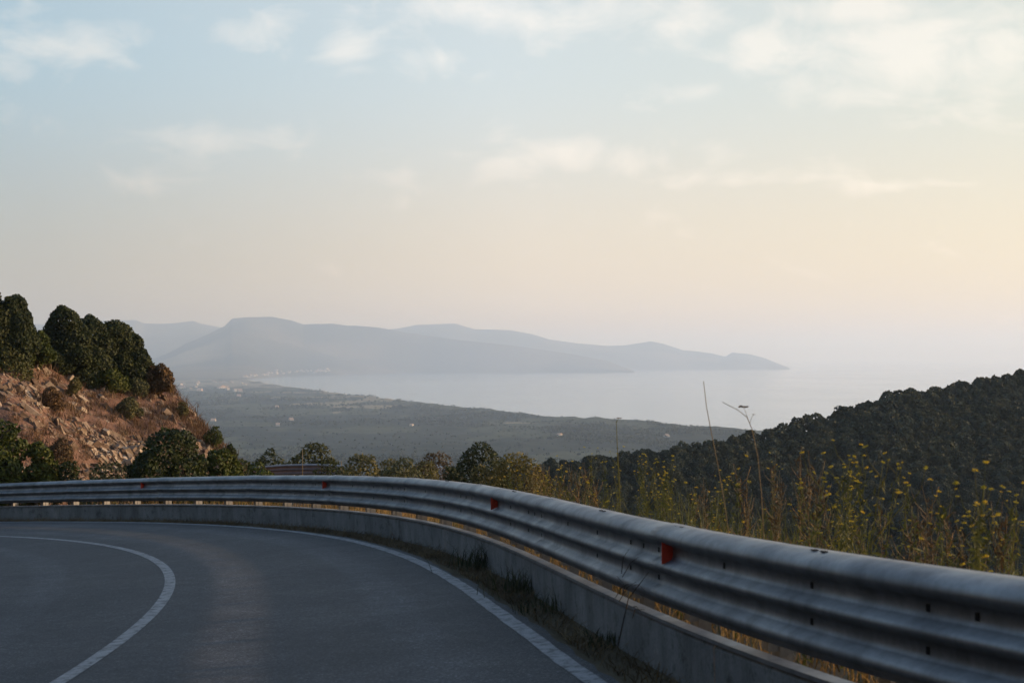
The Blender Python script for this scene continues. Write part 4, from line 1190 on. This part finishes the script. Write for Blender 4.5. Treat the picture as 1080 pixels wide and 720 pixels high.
# scattered pines, olives and thickets of the plain: far too many to tell apart
rs = np.random.RandomState(77)
n = 70000
tu = rs.uniform(-0.32, 0.26, n); tr = np.exp(rs.uniform(math.log(1250), math.log(6500), n))
tx_, ty_ = tu * tr, tr
dens = fbm(tx_ / 150, ty_ / 330, 141, 3)
cd = np.interp(tu, _cu, _cd)
okk = (rs.uniform(0, 1, n) < 0.05 + sstep(-0.05, 0.30, dens)) & ((ty_ < cd - 25) | (tu < _cu[0]))
tx_, ty_ = tx_[okk], ty_[okk]; tz_ = ground_z(tx_, ty_)
okk = tz_ > 1.0; tx_, ty_, tz_ = tx_[okk], ty_[okk], tz_[okk]
m = len(tx_); q = 7
wd_ = rs.uniform(1.6, 3.4, m) * (1 + 0.6 * sstep(2500, 5000, ty_)); ht = wd_ * rs.uniform(0.7, 1.3, m)
d = rs.normal(0, 1, (m, q, 3)); d /= np.linalg.norm(d, axis=2)[..., None]
p = np.stack([tx_, ty_, tz_ + ht * 0.5], 1)[:, None, :] + d * np.stack([wd_, wd_, ht * 0.6], 1)[:, None, :] * 0.7
v, f = leaf_quads(p.reshape(-1, 3), d.reshape(-1, 3), np.repeat(wd_, q)[:, None] * 0.55, rs, 0.7)
fw_ = obj('far_woods', mesh_np('far_woods', v, f, M['wood'])); tag(fw_, 'dark scattered trees and thickets over the coastal plain', 'woodland', kind='stuff')

# ------------------------------------------------------------------ air
hz = MB(); hz.box((0, 26500, 305), (52000, 0, 0), (0, 29500, 0), (0, 0, 315))
m = bpy.data.materials.new('air'); m.use_nodes = True; nt = m.node_tree
for n_ in list(nt.nodes): nt.nodes.remove(n_)
out = nt.nodes.new('ShaderNodeOutputMaterial'); pv = nt.nodes.new('ShaderNodeVolumePrincipled')
pv.inputs['Color'].default_value = (0.60, 0.77, 1.0, 1); pv.inputs['Absorption Color'].default_value = (0.46, 0.46, 0.40, 1); pv.inputs['Density'].default_value = 1.09e-4; pv.inputs['Anisotropy'].default_value = 0.22
nt.links.new(pv.outputs[0], out.inputs['Volume'])
haze = hz.build('haze', m); tag(haze, kind='stuff')

# ------------------------------------------------------------------ sky, sun, camera
SUN_AZ, SUN_EL = 82.0, 10.5
w = bpy.data.worlds.new('World'); scene.world = w; w.use_nodes = True
nt = w.node_tree
for n_ in list(nt.nodes): nt.nodes.remove(n_)
out = nt.nodes.new('ShaderNodeOutputWorld'); bg = nt.nodes.new('ShaderNodeBackground'); nt.links.new(bg.outputs[0], out.inputs[0])
sky = nt.nodes.new('ShaderNodeTexSky'); sky.sky_type = 'NISHITA'; sky.sun_disc = False
sky.sun_elevation = R(SUN_EL); sky.sun_rotation = R(SUN_AZ); sky.altitude = 150
sky.air_density = 1.0; sky.dust_density = 1.2; sky.ozone_density = 1.2
tc = N(nt, 'ShaderNodeTexCoord'); sepx = N(nt, 'ShaderNodeSeparateXYZ'); nt.links.new(tc.outputs['Generated'], sepx.inputs[0])
az = math_(nt, 'ARCTAN2', sepx.outputs[0], sepx.outputs[1]); el = math_(nt, 'ARCSINE', sepx.outputs[2])
comb = N(nt, 'ShaderNodeCombineXYZ'); nt.links.new(az, comb.inputs[0]); nt.links.new(el, comb.inputs[1])
mp = N(nt, 'ShaderNodeMapping'); mp.inputs['Scale'].default_value = (1.0, 1.9, 1); mp.inputs['Rotation'].default_value = (0, 0, 0.12); nt.links.new(comb.outputs[0], mp.inputs['Vector'])
cn = noise(nt, mp.outputs[0], 17.0, 9, 0.62, 0.5)
clouds = [(45, 52, 75, 26, 1.0), (365, 42, 32, 24, 0.9), (285, 30, 55, 22, 0.7), (530, 14, 110, 26, 0.95), (470, 62, 60, 16, 0.5), (735, 22, 70, 26, 1.0), (800, 50, 60, 30, 1.0), (735, 96, 45, 16, 0.7),
          (980, 60, 150, 50, 0.9), (920, 10, 110, 20, 0.8), (230, 150, 110, 18, 0.75), (110, 190, 45, 18, 0.5), (600, 165, 150, 24, 0.7), (780, 190, 110, 10, 0.6), (950, 195, 130, 8, 0.5), (400, 185, 80, 10, 0.4)]
tot = None
for (x, y, wx, wy, a) in clouds:
    u_, v_ = (x - CX) / F, (HY - y) / F
    a0 = math.atan2(u_, 1); e0 = math.asin(v_ / math.sqrt(1 + u_ * u_ + v_ * v_))
    dx = math_(nt, 'DIVIDE', math_(nt, 'SUBTRACT', az, a0), wx / F); dy = math_(nt, 'DIVIDE', math_(nt, 'SUBTRACT', el, e0), wy / F)
    rr_ = math_(nt, 'ADD', math_(nt, 'MULTIPLY', dx, dx), math_(nt, 'MULTIPLY', dy, dy))
    gsn = math_(nt, 'MULTIPLY', math_(nt, 'POWER', 2.718, math_(nt, 'MULTIPLY', rr_, -1.0)), a)
    tot = gsn if tot is None else math_(nt, 'MAXIMUM', tot, gsn)
mask = math_(nt, 'ADD', math_(nt, 'MULTIPLY', tot, 0.66), math_(nt, 'MULTIPLY', math_(nt, 'SUBTRACT', cn, 0.5), 1.7))
mask = ramp(nt, mask, [(0.16, g3(0)), (0.62, g3(1))])
hs_ = N(nt, 'ShaderNodeHueSaturation'); hs_.inputs['Saturation'].default_value = 0.45; hs_.inputs['Value'].default_value = 1.27
cloudc = mixc(nt, 1.0, hs_.outputs[0], (1.08, 1.0, 0.93), 'MULTIPLY')
# a thin high veil: brighter and warmer round the sun, bluer away from it and overhead
sunv = N(nt, 'ShaderNodeCombineXYZ'); sunv.inputs[0].default_value = math.sin(R(SUN_AZ)) * math.cos(R(SUN_EL)); sunv.inputs[1].default_value = math.cos(R(SUN_AZ)) * math.cos(R(SUN_EL)); sunv.inputs[2].default_value = math.sin(R(SUN_EL))
vm = N(nt, 'ShaderNodeVectorMath', operation='DOT_PRODUCT'); nt.links.new(tc.outputs['Generated'], vm.inputs[0]); nt.links.new(sunv.outputs[0], vm.inputs[1])
sdot = math_(nt, 'MULTIPLY_ADD', vm.outputs['Value'], 0.5, 0.5)
K = 0.25
def kc(c): return tuple(q * K for q in c)
low = ramp(nt, sdot, [(0.0, kc((0.34, 0.50, 0.85))), (0.25, kc((0.55, 0.66, 0.92))), (0.42, kc((1.20, 1.04, 0.98))), (0.58, kc((2.50, 1.98, 1.56))), (0.78, kc((2.65, 2.02, 1.28))), (1.0, kc((4.2, 3.1, 2.0)))])
high = ramp(nt, sdot, [(0.0, kc((0.32, 0.58, 1.05))), (0.25, kc((0.55, 0.88, 1.35))), (0.42, kc((1.12, 1.50, 1.75))), (0.58, kc((1.96, 2.12, 2.16))), (0.78, kc((2.15, 2.08, 1.70))), (1.0, kc((3.5, 2.9, 2.1)))])
zen = kc((0.50, 0.92, 1.6))
me1 = N(nt, 'ShaderNodeMapRange', interpolation_type='SMOOTHSTEP'); nt.links.new(el, me1.inputs[0]); me1.inputs[1].default_value = 0.05; me1.inputs[2].default_value = 0.21
me2 = N(nt, 'ShaderNodeMapRange', interpolation_type='SMOOTHSTEP'); nt.links.new(el, me2.inputs[0]); me2.inputs[1].default_value = 0.25; me2.inputs[2].default_value = 0.85
veil = mixc(nt, me2.outputs[0], mixc(nt, me1.outputs[0], low, high), zen)
vs_ = N(nt, 'ShaderNodeVectorMath', operation='SCALE'); nt.links.new(veil, vs_.inputs[0]); vs_.inputs['Scale'].default_value = 1 / K
veiled = mixc(nt, 0.8, sky.outputs[0], vs_.outputs[0])
nt.links.new(veiled, hs_.inputs['Color'])
colr = mixc(nt, math_(nt, 'MULTIPLY', mask, 0.74), veiled, cloudc)
nt.links.new(colr, bg.inputs['Color']); bg.inputs['Strength'].default_value = 0.15

sd = bpy.data.lights.new('sun', 'SUN'); sd.energy = 2.5; sd.angle = R(0.6); sd.color = (1.0, 0.70, 0.42)
so = bpy.data.objects.new('sun', sd); COL.objects.link(so)
dirv = Vector((math.sin(R(SUN_AZ)) * math.cos(R(SUN_EL)), math.cos(R(SUN_AZ)) * math.cos(R(SUN_EL)), math.sin(R(SUN_EL))))
so.rotation_euler = dirv.to_track_quat('Z', 'Y').to_euler(); so.location = (60, 20, 190)

cam = bpy.data.cameras.new('camera'); cam.sensor_width = 36; cam.lens = 36 * F / 1080; cam.shift_y = 15 / 1080
cam.clip_start = 0.05; cam.clip_end = 200000
cam.dof.use_dof = True; cam.dof.focus_distance = 120; cam.dof.aperture_fstop = 4.8
co = bpy.data.objects.new('camera', cam); COL.objects.link(co); co.location = (0, 0, EYE); co.rotation_euler = (R(90), 0, 0)
scene.camera = co
scene.view_settings.view_transform = 'Standard'; scene.view_settings.look = 'None'
scene.view_settings.exposure = 1.24; scene.view_settings.gamma = 1.0; scene.view_settings.use_curve_mapping = False
scene.cycles.max_bounces = 6; scene.cycles.volume_bounces = 3; scene.cycles.transparent_max_bounces = 8
scene.cycles.use_denoising = True
